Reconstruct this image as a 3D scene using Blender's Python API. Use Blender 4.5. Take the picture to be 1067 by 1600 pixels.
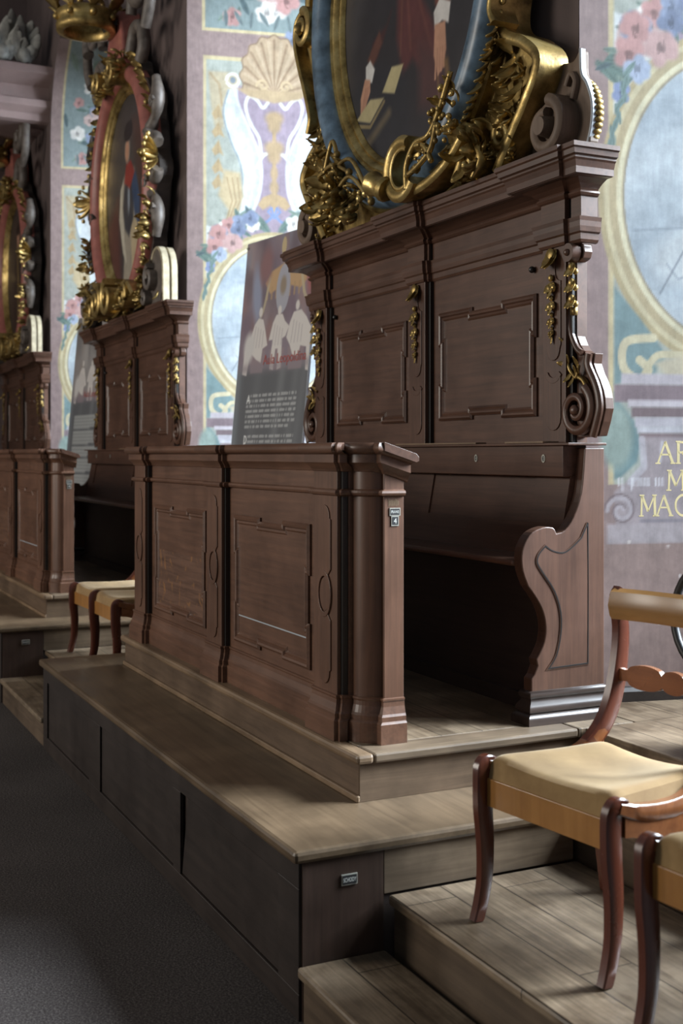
import bpy, math, random
import numpy as np
from mathutils import Vector, Matrix
for o in list(bpy.data.objects): bpy.data.objects.remove(o, do_unlink=True)
SC = bpy.context.scene; COL = SC.collection
PI = math.pi; rad = math.radians
# ------------------------------------------------------------------ camera
cd = bpy.data.cameras.new('camera'); cam = bpy.data.objects.new('camera', cd); COL.objects.link(cam)
cam.location = (0, 0, 1.65); cam.rotation_euler = (PI/2, 0, PI/2 - .4511576)
cd.sensor_fit = 'VERTICAL'; cd.sensor_height = 36; cd.sensor_width = 24; cd.lens = 36*1845.4/1600
cd.shift_y = -90/1600*1.0; cd.clip_start = .05; cd.clip_end = 100
cd.dof.use_dof = True; cd.dof.focus_distance = 4.6; cd.dof.aperture_fstop = 3.2
SC.camera = cam
# ------------------------------------------------------------------ light
W = bpy.data.worlds.new('world'); SC.world = W; W.use_nodes = True
W.node_tree.nodes['Background'].inputs[0].default_value = (.80, .90, 1.0, 1)
W.node_tree.nodes['Background'].inputs[1].default_value = .17
def area(name, loc, target, sx, sy, power, col=(1, 1, 1), spread=PI):
    l = bpy.data.lights.new(name, 'AREA'); l.shape = 'RECTANGLE'; l.size = sx; l.size_y = sy; l.energy = power; l.color = col
    l.spread = spread
    o = bpy.data.objects.new(name, l); COL.objects.link(o); o.location = loc
    o.rotation_euler = (Vector(target)-Vector(loc)).to_track_quat('-Z', 'Y').to_euler()
    return o
L = 4.9                                   # one bay: stall on a pier, then a window recess
for k, pw in ((0, 6200), (1, 3700), (2, 3200)):   # tall windows at the back of the recesses
    area('daylight_window', (-1.25-L*k if k == 0 else -1.72-L*k, 8.2, 5.2), (-2.9-L*k, 2.0, .8), 3.2, 4.6, pw, (.79, .90, 1))
area('daylight_opposite_window_a', (-6.2, -6.5, 3.4), (-5.0, 2.5, 1.5), 1.8, 3.6, 300, (1, .93, .83))
area('daylight_opposite_window_b', (-11.1, -6.5, 3.4), (-9.0, 2.5, 1.8), 1.8, 3.6, 250, (1, .93, .83))
SC.view_settings.view_transform = 'Standard'; SC.view_settings.look = 'None'
SC.view_settings.gamma = 1; SC.view_settings.exposure = .0; SC.view_settings.use_curve_mapping = False
# ------------------------------------------------------------------ materials
def s2l(c): return tuple(((v/255+.055)/1.055)**2.4 if v/255 > .04045 else v/255/12.92 for v in c)
MATS = {}
def newmat(name):
    m = bpy.data.materials.new(name); m.use_nodes = True; MATS[name] = m
    nt = m.node_tree; return m, nt, nt.nodes['Principled BSDF']
def coords(nt, scale, rot=(0, 0, 0)):
    tc = nt.nodes.new('ShaderNodeTexCoord'); mp = nt.nodes.new('ShaderNodeMapping')
    mp.inputs['Scale'].default_value = scale; mp.inputs['Rotation'].default_value = rot
    nt.links.new(tc.outputs['Object'], mp.inputs[0]); return mp.outputs[0]
def ramp(nt, fac, stops):
    r = nt.nodes.new('ShaderNodeValToRGB'); e = r.color_ramp.elements
    while len(e) < len(stops): e.new(.5)
    for el, (p, c) in zip(e, stops): el.position = p; el.color = (*c, 1) if len(c) == 3 else c
    nt.links.new(fac, r.inputs[0]); return r.outputs[0]
def noise(nt, vec, scale, detail=6, rough=.55, dist=0):
    n = nt.nodes.new('ShaderNodeTexNoise'); n.inputs['Scale'].default_value = scale; n.inputs['Detail'].default_value = detail
    n.inputs['Roughness'].default_value = rough; n.inputs['Distortion'].default_value = dist
    nt.links.new(vec, n.inputs['Vector']); return n.outputs[0]
def mix(nt, a, b, fac, mode='MIX'):
    x = nt.nodes.new('ShaderNodeMix'); x.data_type = 'RGBA'; x.blend_type = mode
    for sock, v in ((x.inputs[6], a), (x.inputs[7], b)):
        if isinstance(v, tuple): sock.default_value = (*v, 1)
        else: nt.links.new(v, sock)
    if isinstance(fac, (int, float)): x.inputs[0].default_value = fac
    else: nt.links.new(fac, x.inputs[0])
    return x.outputs[2]
def bump(nt, b, h, strength=.2, dist=.01):
    n = nt.nodes.new('ShaderNodeBump'); n.inputs['Strength'].default_value = strength; n.inputs['Distance'].default_value = dist
    nt.links.new(h, n.inputs['Height']); nt.links.new(n.outputs[0], b.inputs['Normal'])
def wood(name, dark, light, axis='x', rough=.42, grain=1., coat=.0, blotch=.35):
    m, nt, b = newmat(name)
    sc = {'x': (2.2, 45, 45), 'y': (45, 2.2, 45), 'z': (45, 45, 2.2)}[axis]
    v = coords(nt, tuple(q*grain for q in sc)); n1 = noise(nt, v, 1., 8, .62, .6)
    v2 = coords(nt, (1, 1, 1)); n2 = noise(nt, v2, 3.1, 5, .6)
    md = tuple((p+q)/2 for p, q in zip(dark, light)); c = ramp(nt, n1, [(.25, tuple((p+q)/2 for p, q in zip(dark, md))), (.6, tuple((p*.6+q*.4) for p, q in zip(light, md))), (.8, light)])
    c2 = ramp(nt, n2, [(.3, (1-blotch,)*3), (.7, (1+blotch*.25,)*3)])
    nt.links.new(mix(nt, c, c2, 1., 'MULTIPLY'), b.inputs['Base Color'])
    r = nt.nodes.new('ShaderNodeMapRange'); r.inputs[3].default_value = rough-.08; r.inputs[4].default_value = rough+.14
    nt.links.new(n2, r.inputs[0]); nt.links.new(r.outputs[0], b.inputs['Roughness'])
    b.inputs['Coat Weight'].default_value = coat; b.inputs['Coat Roughness'].default_value = .25
    b.inputs['Specular IOR Level'].default_value = .38
    bump(nt, b, n1, .05, .003)
    return m
def plain(name, col, rough=.6, metal=0., var=.2, scale=12, bmp=.1, spec=.5):
    m, nt, b = newmat(name); v = coords(nt, (1, 1, 1)); n = noise(nt, v, scale, 5)
    c = ramp(nt, n, [(.3, tuple(q*(1-var) for q in col)), (.7, tuple(min(1, q*(1+var)) for q in col))])
    nt.links.new(c, b.inputs['Base Color']); b.inputs['Roughness'].default_value = rough; b.inputs['Metallic'].default_value = metal
    b.inputs['Specular IOR Level'].default_value = spec
    if bmp: bump(nt, b, n, bmp, .004)
    return m
WX = wood('oak_dark_horizontal', (.042, .020, .013), (.124, .060, .038), 'x', .36, 1, .25)
WZ = wood('oak_dark_vertical', (.042, .020, .013), (.124, .060, .038), 'z', .36, 1, .25)
WY = wood('oak_dark_crosswise', (.050, .026, .017), (.115, .062, .043), 'y', .36, 1, .25)
DX = wood('desk_oak_horizontal', (.058, .027, .016), (.166, .080, .047), 'x', .38, 1, .25)
DZ = wood('desk_oak_vertical', (.058, .027, .016), (.166, .080, .047), 'z', .38, 1, .25)
BLACKW = plain('black_wood_and_shade', (.010, .008, .007), .4, 0, .2)  # black for knobs and thin lines, and for shade painted on pilaster returns
WORN = wood('oak_worn_edge', (.110, .066, .036), (.26, .175, .105), 'x', .42, 1, .1, .5)
WORNY = wood('oak_worn_edge_crosswise', (.085, .055, .034), (.22, .16, .105), 'y', .42, 1, .1, .5)
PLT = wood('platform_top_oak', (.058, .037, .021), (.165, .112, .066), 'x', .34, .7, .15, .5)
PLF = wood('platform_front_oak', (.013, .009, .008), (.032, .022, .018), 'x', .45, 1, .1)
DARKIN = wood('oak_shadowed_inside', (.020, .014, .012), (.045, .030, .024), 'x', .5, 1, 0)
MAH = wood('mahogany_polished', (.040, .010, .007), (.130, .036, .018), 'z', .22, .7, .6, .3)
MAHX = wood('mahogany_polished_rail', (.11, .036, .014), (.27, .100, .036), 'x', .22, .6, .6, .3)
SAT = wood('satinwood_veneer', (.27, .112, .026), (.45, .215, .060), 'z', .28, .5, .4, .3)
BARE = wood('carved_bare_wood', (.085, .054, .036), (.20, .138, .098), 'z', .55, .8, 0, .4)
GREYW = plain('silvered_grey_wood', (.112, .092, .078), .5, 0, .35, 18)
DKCARVE = plain('dark_carved_wood', (.045, .036, .031), .5, 0, .3, 14)
def gold_mat():
    m, nt, b = newmat('gilded_carving'); v = coords(nt, (1, 1, 1)); n = noise(nt, v, 9, 6, .6); n2 = noise(nt, v, 60, 3)
    nt.links.new(ramp(nt, n, [(.32, (.12, .078, .028)), (.52, (.42, .295, .105)), (.72, (.70, .53, .23))]), b.inputs['Base Color'])
    b.inputs['Metallic'].default_value = .8
    nt.links.new(ramp(nt, n, [(.3, (.55,)*3), (.7, (.27,)*3)]), b.inputs['Roughness'])
    bump(nt, b, n2, .25, .004); return m
GOLD = gold_mat()
BLUE = plain('blue_marbled_paint', (.10, .155, .215), .32, 0, .65, 9, .05)
RED = plain('red_marbled_paint', (.30, .105, .085), .4, 0, .25, 9, .05)
BRASS = plain('plate_rim', (.50, .50, .44), .35, .6, .15)
BLACK = plain('black_enamel', (.012, .013, .014), .5, 0, .1)
WHITE = plain('white_lettering', (.62, .62, .57), .5, 0, .1)
MAUVE_RGB = (.235, .165, .155)
MAUVE = plain('mauve_wall_paint', MAUVE_RGB, .75, 0, .12, 3.5, .04)
WALLSHADE = plain('shaded_wall_brown', (.105, .075, .070), .8, 0, .15, 3, .04)  # brown darker than the mauve: puts the pier fronts' shade into the colour
STONE = plain('grey_stucco', (.30, .30, .28), .6, 0, .25, 14)
def velvet():
    m, nt, b = newmat('mustard_velvet'); v = coords(nt, (1, 1, 1)); n = noise(nt, v, 7, 5, .6); n2 = noise(nt, v, 400, 2)
    nt.links.new(ramp(nt, n, [(.3, (.205, .118, .043)), (.7, (.335, .212, .088))]), b.inputs['Base Color'])
    b.inputs['Roughness'].default_value = .9; b.inputs['Sheen Weight'].default_value = .5; b.inputs['Sheen Roughness'].default_value = .35
    b.inputs['Sheen Tint'].default_value = (1, .9, .7, 1)
    bump(nt, b, n2, .25, .002); return m
VEL = velvet()
def carpet():
    m, nt, b = newmat('carpet'); v = coords(nt, (1, 1, 1)); n = noise(nt, v, 130, 5, .9); n2 = noise(nt, v, 1.4, 4)
    c = ramp(nt, n, [(.38, (.022, .018, .017)), (.5, (.060, .051, .048)), (.62, (.150, .132, .124))])
    c2 = ramp(nt, n2, [(.3, (.8,)*3), (.7, (1.1,)*3)])
    nt.links.new(mix(nt, c, c2, 1, 'MULTIPLY'), b.inputs['Base Color']); b.inputs['Roughness'].default_value = .95
    b.inputs['Specular IOR Level'].default_value = .1
    bump(nt, b, n, .6, .006); return m
CARPET = carpet()
def boards(name, dark, light, w=.17, l=1.6):
    m, nt, b = newmat(name); v = coords(nt, (1, 1, 1)); bt = nt.nodes.new('ShaderNodeTexBrick')
    bt.offset = .37; bt.inputs['Scale'].default_value = 1; bt.inputs['Brick Width'].default_value = l; bt.inputs['Row Height'].default_value = w
    bt.inputs['Mortar Size'].default_value = .0022; bt.inputs['Color1'].default_value = (.78, .78, .78, 1); bt.inputs['Color2'].default_value = (1.12, 1.1, 1.08, 1)
    bt.inputs['Mortar'].default_value = (.16, .14, .12, 1); nt.links.new(v, bt.inputs[0])
    g = noise(nt, coords(nt, (3, 60, 60)), 1, 8, .7, .8); st = noise(nt, v, 5, 6, .65)
    c = ramp(nt, g, [(.3, dark), (.65, light)]); c2 = ramp(nt, st, [(.33, (.5, .46, .42)), (.52, (1, 1, 1)), (.70, (1.4, 1.42, 1.42))])
    c = mix(nt, mix(nt, c, bt.outputs[0], 1, 'MULTIPLY'), c2, 1, 'MULTIPLY')
    nt.links.new(c, b.inputs['Base Color']); nt.links.new(ramp(nt, st, [(.3, (.38,)*3), (.7, (.55,)*3)]), b.inputs['Roughness'])
    bump(nt, b, bt.outputs[0], .25, .003); return m
BOARDS = boards('worn_floorboards', (.085, .059, .037), (.215, .160, .105))
def painted():
    m, nt, b = newmat('painted_surface'); a = nt.nodes.new('ShaderNodeAttribute'); a.attribute_name = 'paint'
    v = coords(nt, (1, 1, 1)); n = noise(nt, v, 14, 6, .65); n2 = noise(nt, coords(nt, (60, 60, 9)), 1, 4)
    c = mix(nt, a.outputs['Color'], ramp(nt, n, [(.3, (.56,)*3), (.7, (.80,)*3)]), 1, 'MULTIPLY')
    c = mix(nt, c, ramp(nt, n2, [(.3, (.92,)*3), (.7, (1.05,)*3)]), 1, 'MULTIPLY')
    nt.links.new(c, b.inputs['Base Color']); b.inputs['Roughness'].default_value = .72; b.inputs['Specular IOR Level'].default_value = .3
    return m
PAINT = painted()
def canvas_mat():
    m, nt, b = newmat('oil_canvas'); a = nt.nodes.new('ShaderNodeAttribute'); a.attribute_name = 'paint'
    v = coords(nt, (1, 1, 1)); n = noise(nt, v, 9, 6, .65)
    nt.links.new(mix(nt, a.outputs['Color'], ramp(nt, n, [(.3, (.8,)*3), (.7, (1.15,)*3)]), 1, 'MULTIPLY'), b.inputs['Base Color'])
    b.inputs['Roughness'].default_value = .38; return m
OIL = canvas_mat()
def vinyl():
    m, nt, b = newmat('banner_vinyl'); a = nt.nodes.new('ShaderNodeAttribute'); a.attribute_name = 'paint'
    nt.links.new(a.outputs['Color'], b.inputs['Base Color']); b.inputs['Roughness'].default_value = .32; return m
VINYL = vinyl()
REDINK = plain('red_print', s2l((165, 80, 75)), .4, 0, .05, 10, 0)
def skyglass():
    m, nt, b = newmat('window_daylight'); tr = nt.nodes.new('ShaderNodeBsdfTransparent'); gl = nt.nodes.new('ShaderNodeBsdfGlossy'); gl.inputs['Roughness'].default_value = .05; mx = nt.nodes.new('ShaderNodeMixShader'); mx.inputs[0].default_value = .06
    nt.links.new(tr.outputs[0], mx.inputs[1]); nt.links.new(gl.outputs[0], mx.inputs[2]); nt.links.new(mx.outputs[0], nt.nodes['Material Output'].inputs[0]); return m
SKYGLASS = skyglass()
def deskpanel():
    m, nt, b = newmat('desk_panel_flamed'); v = coords(nt, (2.2, 45, 45)); n1 = noise(nt, v, 1, 8, .62, .6)
    c = ramp(nt, n1, [(.3, (.060, .030, .019)), (.62, (.148, .078, .050))])
    v2 = coords(nt, (14, 1, 9)); n2 = noise(nt, v2, 1, 3, .5, 1.5); f = ramp(nt, n2, [(.60, (0, 0, 0)), (.66, (1, 1, 1))])
    nt.links.new(mix(nt, c, (.30, .14, .045), mixf(nt, f, .55)), b.inputs['Base Color']); b.inputs['Roughness'].default_value = .38; return m
def mixf(nt, f, k):
    x = nt.nodes.new('ShaderNodeMath'); x.operation = 'MULTIPLY'; x.inputs[1].default_value = k; nt.links.new(f, x.inputs[0]); return x.outputs[0]
DESKPANEL = deskpanel()
EBOAK = wood('oak_base_black', (.024, .016, .013), (.062, .042, .034), 'y', .3, 1, .4)
SATX = wood('satinwood_rail', (.20, .10, .032), (.36, .19, .066), 'x', .28, .5, .4, .3)
WORNEND = wood('oak_riser_end', (.060, .038, .023), (.165, .108, .066), 'y', .42, 1, .1, .5)
PALE = plain('pale_edge_and_glint', (.34, .37, .40), .5, 0, .05, 5, 0)
PALEGOLD = plain('pale_gilding', (.40, .345, .24), .5, .35, .3, 14)
# ------------------------------------------------------------------ mesh helpers
class MB:
    def __init__(s): s.v = []; s.f = []
    def add(s, vs, fs):
        o = len(s.v); s.v += [tuple(p) for p in vs]; s.f += [tuple(i+o for i in f) for f in fs]
    def box(s, x0, x1, y0, y1, z0, z1):
        s.add([(x0,y0,z0),(x1,y0,z0),(x1,y1,z0),(x0,y1,z0),(x0,y0,z1),(x1,y0,z1),(x1,y1,z1),(x0,y1,z1)],
              [(0,3,2,1),(4,5,6,7),(0,1,5,4),(1,2,6,5),(2,3,7,6),(3,0,4,7)])
    def loft(s, rings, closed=True, caps=True):
        n = len(rings[0]); vs = [p for r in rings for p in r]; fs = []
        for i in range(len(rings)-1):
            for j in range(n if closed else n-1):
                k = (j+1) % n; fs.append((i*n+j, i*n+k, (i+1)*n+k, (i+1)*n+j))
        if caps and closed: fs += [tuple(range(n))[::-1], tuple(range((len(rings)-1)*n, len(rings)*n))]
        s.add(vs, fs)
    def prism(s, poly, axis, a, b):
        """2D polygon extruded between a and b along axis ('x': poly=(y,z), 'y': (x,z), 'z': (x,y))"""
        def P(p, t): return {'x': (t, p[0], p[1]), 'y': (p[0], t, p[1]), 'z': (p[0], p[1], t)}[axis]
        s.loft([[P(p, a) for p in poly], [P(p, b) for p in poly]])
    def blob(s, c, rx, ry, rz, nu=8, nv=5):
        rings = []
        for i in range(nv+1):
            t = PI*(i+.0001)/(nv+.0002); rings.append([(c[0]+rx*math.sin(t)*math.cos(2*PI*j/nu), c[1]+ry*math.sin(t)*math.sin(2*PI*j/nu), c[2]+rz*math.cos(t)) for j in range(nu)])
        s.loft(rings)
    def tube(s, path, r, n=8, flat=None):
        path = [Vector(p) for p in path]; m = len(path); rs = r if isinstance(r, (list, tuple)) else [r]*m; rings = []
        t0 = (path[1]-path[0]).normalized(); up = Vector((0, 1, 0)) if abs(t0.y) < .9 else Vector((0, 0, 1))
        a = t0.cross(up).normalized()
        for i, p in enumerate(path):
            t = (path[min(i+1, m-1)]-path[max(i-1, 0)]).normalized(); a = (a-t*a.dot(t)).normalized(); b = t.cross(a)
            rings.append([p+a*rs[i]*math.cos(2*PI*j/n)+b*rs[i]*(flat or 1)*math.sin(2*PI*j/n) for j in range(n)])
        s.loft(rings)
    def bar(s, path, ws, ds, side):
        """rectangular section along path; side = width direction, depth is tangent x side"""
        path = [Vector(p) for p in path]; m = len(path); rings = []; sd = Vector(side).normalized()
        ws = ws if isinstance(ws, (list, tuple)) else [ws]*m; ds = ds if isinstance(ds, (list, tuple)) else [ds]*m
        for i, p in enumerate(path):
            t = (path[min(i+1, m-1)]-path[max(i-1, 0)]).normalized(); b = t.cross(sd).normalized(); w, d = ws[i]/2, ds[i]/2
            k = .75
            rings.append([p+sd*w*k-b*d, p+sd*w-b*d*k, p+sd*w+b*d*k, p+sd*w*k+b*d, p-sd*w*k+b*d, p-sd*w+b*d*k, p-sd*w-b*d*k, p-sd*w*k-b*d])
        s.loft(rings)
    def ribbon(s, pts, ws, y0, y1, bevel=.25):
        """thick stroke in the XZ plane from y0 (front) to y1 (back), rounded front"""
        m = len(pts); ws = ws if isinstance(ws, (list, tuple)) else [ws]*m; rings = []
        for i in range(m):
            x0, z0 = pts[max(i-1, 0)]; x1, z1 = pts[min(i+1, m-1)]; l = math.hypot(x1-x0, z1-z0) or 1
            nx, nz = -(z1-z0)/l, (x1-x0)/l; x, z = pts[i]; w = ws[i]; q = y0+min(w*.6, abs(y1-y0)*.8)*(1 if y1 > y0 else -1)
            rings.append([(x+nx*w, y1, z+nz*w), (x+nx*w, q, z+nz*w), (x+nx*w*.55, y0+(q-y0)*.25, z+nz*w*.55), (x, y0, z),
                          (x-nx*w*.55, y0+(q-y0)*.25, z-nz*w*.55), (x-nx*w, q, z-nz*w), (x-nx*w, y1, z-nz*w)])
        s.loft(rings)
    def leaf(s, p, d, nrm, L, Wd, curl=1.2, lobes=3.5, n=9):
        p = Vector(p); d = Vector(d).normalized(); nrm = Vector(nrm); nrm = (nrm-d*nrm.dot(d)).normalized(); sd = d.cross(nrm); rings = []
        for i in range(n+1):
            t = i/n; a = curl*t; c = p+d*L*math.sin(a)/curl+nrm*L*(1-math.cos(a))/curl
            nn = nrm*math.cos(a)-d*math.sin(a)
            w = Wd*(math.sin(PI*min(1, t*.93+.05))**.7)*(.78+.3*abs(math.cos(lobes*PI*t)))+.001
            h = w*.35
            rings.append([c+sd*w+nn*h*.2, c+sd*w*.5-nn*h*.15, c+nn*h*.7, c-sd*w*.5-nn*h*.15, c-sd*w+nn*h*.2, c-nn*(h*.5+.003)])
        s.loft(rings)
    def sweep(s, path, prof, zmap=lambda d, z, p: (p[0], p[1], z), closed=False):
        """offset the plan polyline by d for every (d,z) of the profile"""
        s.loft([[zmap(d, z, p) for p in offset(path, d, closed)] for d, z in prof], closed=closed, caps=False)
    def build(s, name, mat, parent=None, smooth=False, bevel=0, origin=None, kind=None):
        me = bpy.data.meshes.new(name); org = Vector(origin) if origin is not None else (Vector(parent['_o']) if parent is not None else Vector((0, 0, 0)))
        me.from_pydata([tuple(Vector(p)-org) for p in s.v], [], s.f); me.materials.append(mat)
        import bmesh
        bm = bmesh.new(); bm.from_mesh(me); bmesh.ops.recalc_face_normals(bm, faces=bm.faces); bm.to_mesh(me); bm.free()
        o = bpy.data.objects.new(name, me); COL.objects.link(o); o['_o'] = tuple(org)
        if parent is not None: o.parent = parent
        else: o.location = org
        if smooth: me.shade_smooth()
        if smooth == 'auto':
            me.shade_smooth(); me.set_sharp_from_angle(angle=rad(38))
        if bevel:
            md = o.modifiers.new('bevel', 'BEVEL'); md.width = bevel; md.segments = 2; md.limit_method = 'ANGLE'; md.angle_limit = rad(40)
        if kind: o['kind'] = kind
        return o
def offset(path, d, closed=False):
    """miter offset of a plan polyline; positive d = to the right of travel"""
    n = len(path); out = []
    for i in range(n):
        p = Vector(path[i]); a = Vector(path[i-1]) if (i > 0 or closed) else None; b = Vector(path[(i+1) % n]) if (i < n-1 or closed) else None
        ns = []
        if a is not None and (p-a).length > 1e-9: t = (p-a).normalized(); ns.append(Vector((t.y, -t.x)))
        if b is not None and (b-p).length > 1e-9: t = (b-p).normalized(); ns.append(Vector((t.y, -t.x)))
        if len(ns) == 2:
            m = ns[0]+ns[1]; den = 1+ns[0].dot(ns[1]); m = m/den if den > .15 else ns[0]
        else: m = ns[0]
        out.append((p.x+m.x*d, p.y+m.y*d))
    return out
def thing(name, loc, label, cat, group=None, rz=0):
    o = bpy.data.objects.new(name, None); COL.objects.link(o); o.location = loc; o.rotation_euler = (0, 0, rz); o.empty_display_size = .1
    o['_o'] = tuple(loc); o['label'] = label; o['category'] = cat
    if group: o['group'] = group
    return o
def tag(o, label, cat, group=None):
    o['label'] = label; o['category'] = cat
    if group: o['group'] = group
    return o
def copy_tree(o, parent=None):
    c = o.copy(); COL.objects.link(c)
    if parent is not None: c.parent = parent
    for ch in list(o.children): copy_tree(ch, c)
    return c
def again(src, dx, label, dy=0):
    c = copy_tree(src); c.location = (src.location.x+dx, src.location.y+dy, src.location.z); c['label'] = label; return c
def arc(cx, cy, r, a0, a1, n=8, r2=None):
    return [(cx+r*math.cos(rad(a0+(a1-a0)*i/n)), cy+(r2 or r)*math.sin(rad(a0+(a1-a0)*i/n))) for i in range(n+1)]
def smoothpath(pts, n=6, closed=False):
    """Catmull-Rom through points"""
    P = [np.array(p, float) for p in pts]; m = len(P); out = []
    for i in range(m if closed else m-1):
        p0 = P[i-1] if (i > 0 or closed) else P[0]; p1 = P[i]; p2 = P[(i+1) % m]; p3 = P[(i+2) % m] if (i+2 < m or closed) else P[-1]
        for k in range(n):
            t = k/n; out.append(tuple(.5*((2*p1)+(-p0+p2)*t+(2*p0-5*p1+4*p2-p3)*t*t+(-p0+3*p1-3*p2+p3)*t**3)))
    if not closed: out.append(tuple(P[-1]))
    return out
def spiral(cx, cz, r0, r1, turns, a0, n=40, sgn=1):
    return [(cx+(r0+(r1-r0)*i/n)*math.cos(a0+sgn*2*PI*turns*i/n), cz+(r0+(r1-r0)*i/n)*math.sin(a0+sgn*2*PI*turns*i/n)) for i in range(n+1)]
# ------------------------------------------------------------------ brush: colours laid on a fine grid
class Brush:
    def __init__(s, x0, x1, z0, z1, res, base):
        s.nx = int((x1-x0)/res)+1; s.nz = int((z1-z0)/res)+1; s.xs = np.linspace(x0, x1, s.nx); s.zs = np.linspace(z0, z1, s.nz)
        s.X, s.Z = np.meshgrid(s.xs, s.zs); s.c = np.zeros((s.nz, s.nx, 3)); s.c[:] = base; s.res = res
    def win(s, x0, x1, z0, z1):
        i0, i1 = np.searchsorted(s.xs, [x0, x1]); j0, j1 = np.searchsorted(s.zs, [z0, z1]); return slice(j0, j1), slice(i0, i1)
    def lay(s, w, a, col):
        a = np.clip(a, 0, 1)[..., None]; s.c[w] = s.c[w]*(1-a)+np.array(col)*a
    def ell(s, cx, cz, rx, rz, col, soft=None, ang=0, al=1.):
        m = max(rx, rz)*1.15+.02; w = s.win(cx-m, cx+m, cz-m, cz+m); X = s.X[w]-cx; Z = s.Z[w]-cz; c, q = math.cos(ang), math.sin(ang)
        r = np.hypot((X*c+Z*q)/rx, (-X*q+Z*c)/rz); sf = soft or s.res/min(rx, rz); s.lay(w, ((1-r)/sf+.5).clip(0, 1)*al, col)
    def ring(s, cx, cz, rx, rz, wd, col, al=1.):
        w = s.win(cx-rx-wd, cx+rx+wd, cz-rz-wd, cz+rz+wd); X = s.X[w]-cx; Z = s.Z[w]-cz; r = np.hypot(X/rx, Z/rz)
        g = np.hypot(X/rx**2, Z/rz**2)/np.maximum(r, 1e-6); d = np.abs(r-1)/np.maximum(g, 1e-6); s.lay(w, ((wd/2-d)/s.res+.5)*al, col)
    def poly(s, pts, col, soft=1., al=1.):
        P = np.array(pts); w = s.win(P[:, 0].min()-.03, P[:, 0].max()+.03, P[:, 1].min()-.03, P[:, 1].max()+.03); X = s.X[w]; Z = s.Z[w]
        if X.size == 0: return
        ins = np.zeros(X.shape, bool); dist = np.full(X.shape, 9.)
        for i in range(len(P)):
            (x0, z0), (x1, z1) = P[i-1], P[i]; dx, dz = x1-x0, z1-z0
            cr = ((z0 > Z) != (z1 > Z)) & (X < dx*(Z-z0)/(dz if abs(dz) > 1e-9 else 1e-9)+x0); ins ^= cr
            t = (((X-x0)*dx+(Z-z0)*dz)/(dx*dx+dz*dz+1e-12)).clip(0, 1); dist = np.minimum(dist, np.hypot(X-x0-t*dx, Z-z0-t*dz))
        s.lay(w, (np.where(ins, dist, -dist)/(s.res*soft)+.5).clip(0, 1)*al, col)
    def line(s, pts, wd, col, al=1., soft=1.):
        P = np.array(pts); wa = wd if isinstance(wd, (list, tuple)) else [wd]*len(P); mw = max(wa)
        w = s.win(P[:, 0].min()-mw-.02, P[:, 0].max()+mw+.02, P[:, 1].min()-mw-.02, P[:, 1].max()+mw+.02); X = s.X[w]; Z = s.Z[w]
        if X.size == 0: return
        best = np.full(X.shape, -9.)
        for i in range(len(P)-1):
            (x0, z0), (x1, z1) = P[i], P[i+1]; dx, dz = x1-x0, z1-z0
            t = (((X-x0)*dx+(Z-z0)*dz)/(dx*dx+dz*dz+1e-12)).clip(0, 1); best = np.maximum(best, (wa[i]+(wa[i+1]-wa[i])*t)/2-np.hypot(X-x0-t*dx, Z-z0-t*dz))
        s.lay(w, (best/(s.res*soft)+.5).clip(0, 1)*al, col)
    def mesh(s, name, mat, y, parent, mask=None, yfun=None):
        org = Vector(parent['_o']); Y = np.full(s.X.shape, float(y)) if yfun is None else yfun(s.X, s.Z)
        V = np.stack([s.X-org.x, Y-org.y, s.Z-org.z], -1).reshape(-1, 3); idx = np.arange(s.nx*s.nz).reshape(s.nz, s.nx)
        F = np.stack([idx[:-1, :-1], idx[:-1, 1:], idx[1:, 1:], idx[1:, :-1]], -1).reshape(-1, 4)
        if mask is not None:
            F = F[mask(s.X, s.Z).reshape(-1)[F].all(1)]; use = np.unique(F); mp = np.zeros(len(V), int); mp[use] = np.arange(len(use)); V = V[use]; F = mp[F]; C = s.c.reshape(-1, 3)[use]
        else: C = s.c.reshape(-1, 3)
        me = bpy.data.meshes.new(name); me.from_pydata(V.tolist(), [], F.tolist()); me.materials.append(mat)
        at = me.color_attributes.new('paint', 'FLOAT_COLOR', 'POINT')
        lin = np.where(C/255 > .04045, ((C.clip(0)/255+.055)/1.055)**2.4, C/255/12.92); at.data.foreach_set('color', np.concatenate([lin, np.ones((len(lin), 1))], 1).astype(np.float32).ravel())
        o = bpy.data.objects.new(name, me); COL.objects.link(o); o.parent = parent; o['_o'] = tuple(org); return o
# ------------------------------------------------------------------ setting
XC = -4.88
def structure(mb, name, mat, **k):
    o = mb.build(name, mat, **k); o['kind'] = 'structure'; return o
m = MB(); m.box(-17.2, 3.5, -7, 1.44, -.1, 0); structure(m, 'floor', CARPET)
# back wall: piers, arches over the recesses
GAPS = [(-3.82-L*k, -1.06-L*k) for k in range(3)]
SP, YW, YB = 5.25, 2.90, 4.3
wall = MB(); edges = [(GAPS[0][1], 2.6)]+[(GAPS[k+1][1], GAPS[k][0]) for k in range(2)]+[(-17.2, GAPS[2][0])]
for x0, x1 in edges: wall.box(x0, x1, YW, YB, 0, SP)
for x0, x1 in GAPS:
    c, r = (x0+x1)/2, (x1-x0)/2
    wall.prism([(x0, 9), (x0, SP)]+arc(c, SP, r, 180, 0, 24)+[(x1, 9)], 'y', YW, YB)
for x0, x1 in edges: wall.box(x0, x1, YW, YB, SP, 9)
WALL = structure(wall, 'wall_back', WALLSHADE)
m = MB(); m.box(-17.2, -16.8, -7, 4.3, 0, 9); we = structure(m, 'wall_end', WALLSHADE)
m = MB(); prof = [(0, 6.22), (.05, 6.24), (.05, 6.34), (.12, 6.42), (.12, 6.52), (.05, 6.56), (.05, 6.74), (.14, 6.80), (.22, 6.86), (.22, 6.97), (0, 6.99)]
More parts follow.
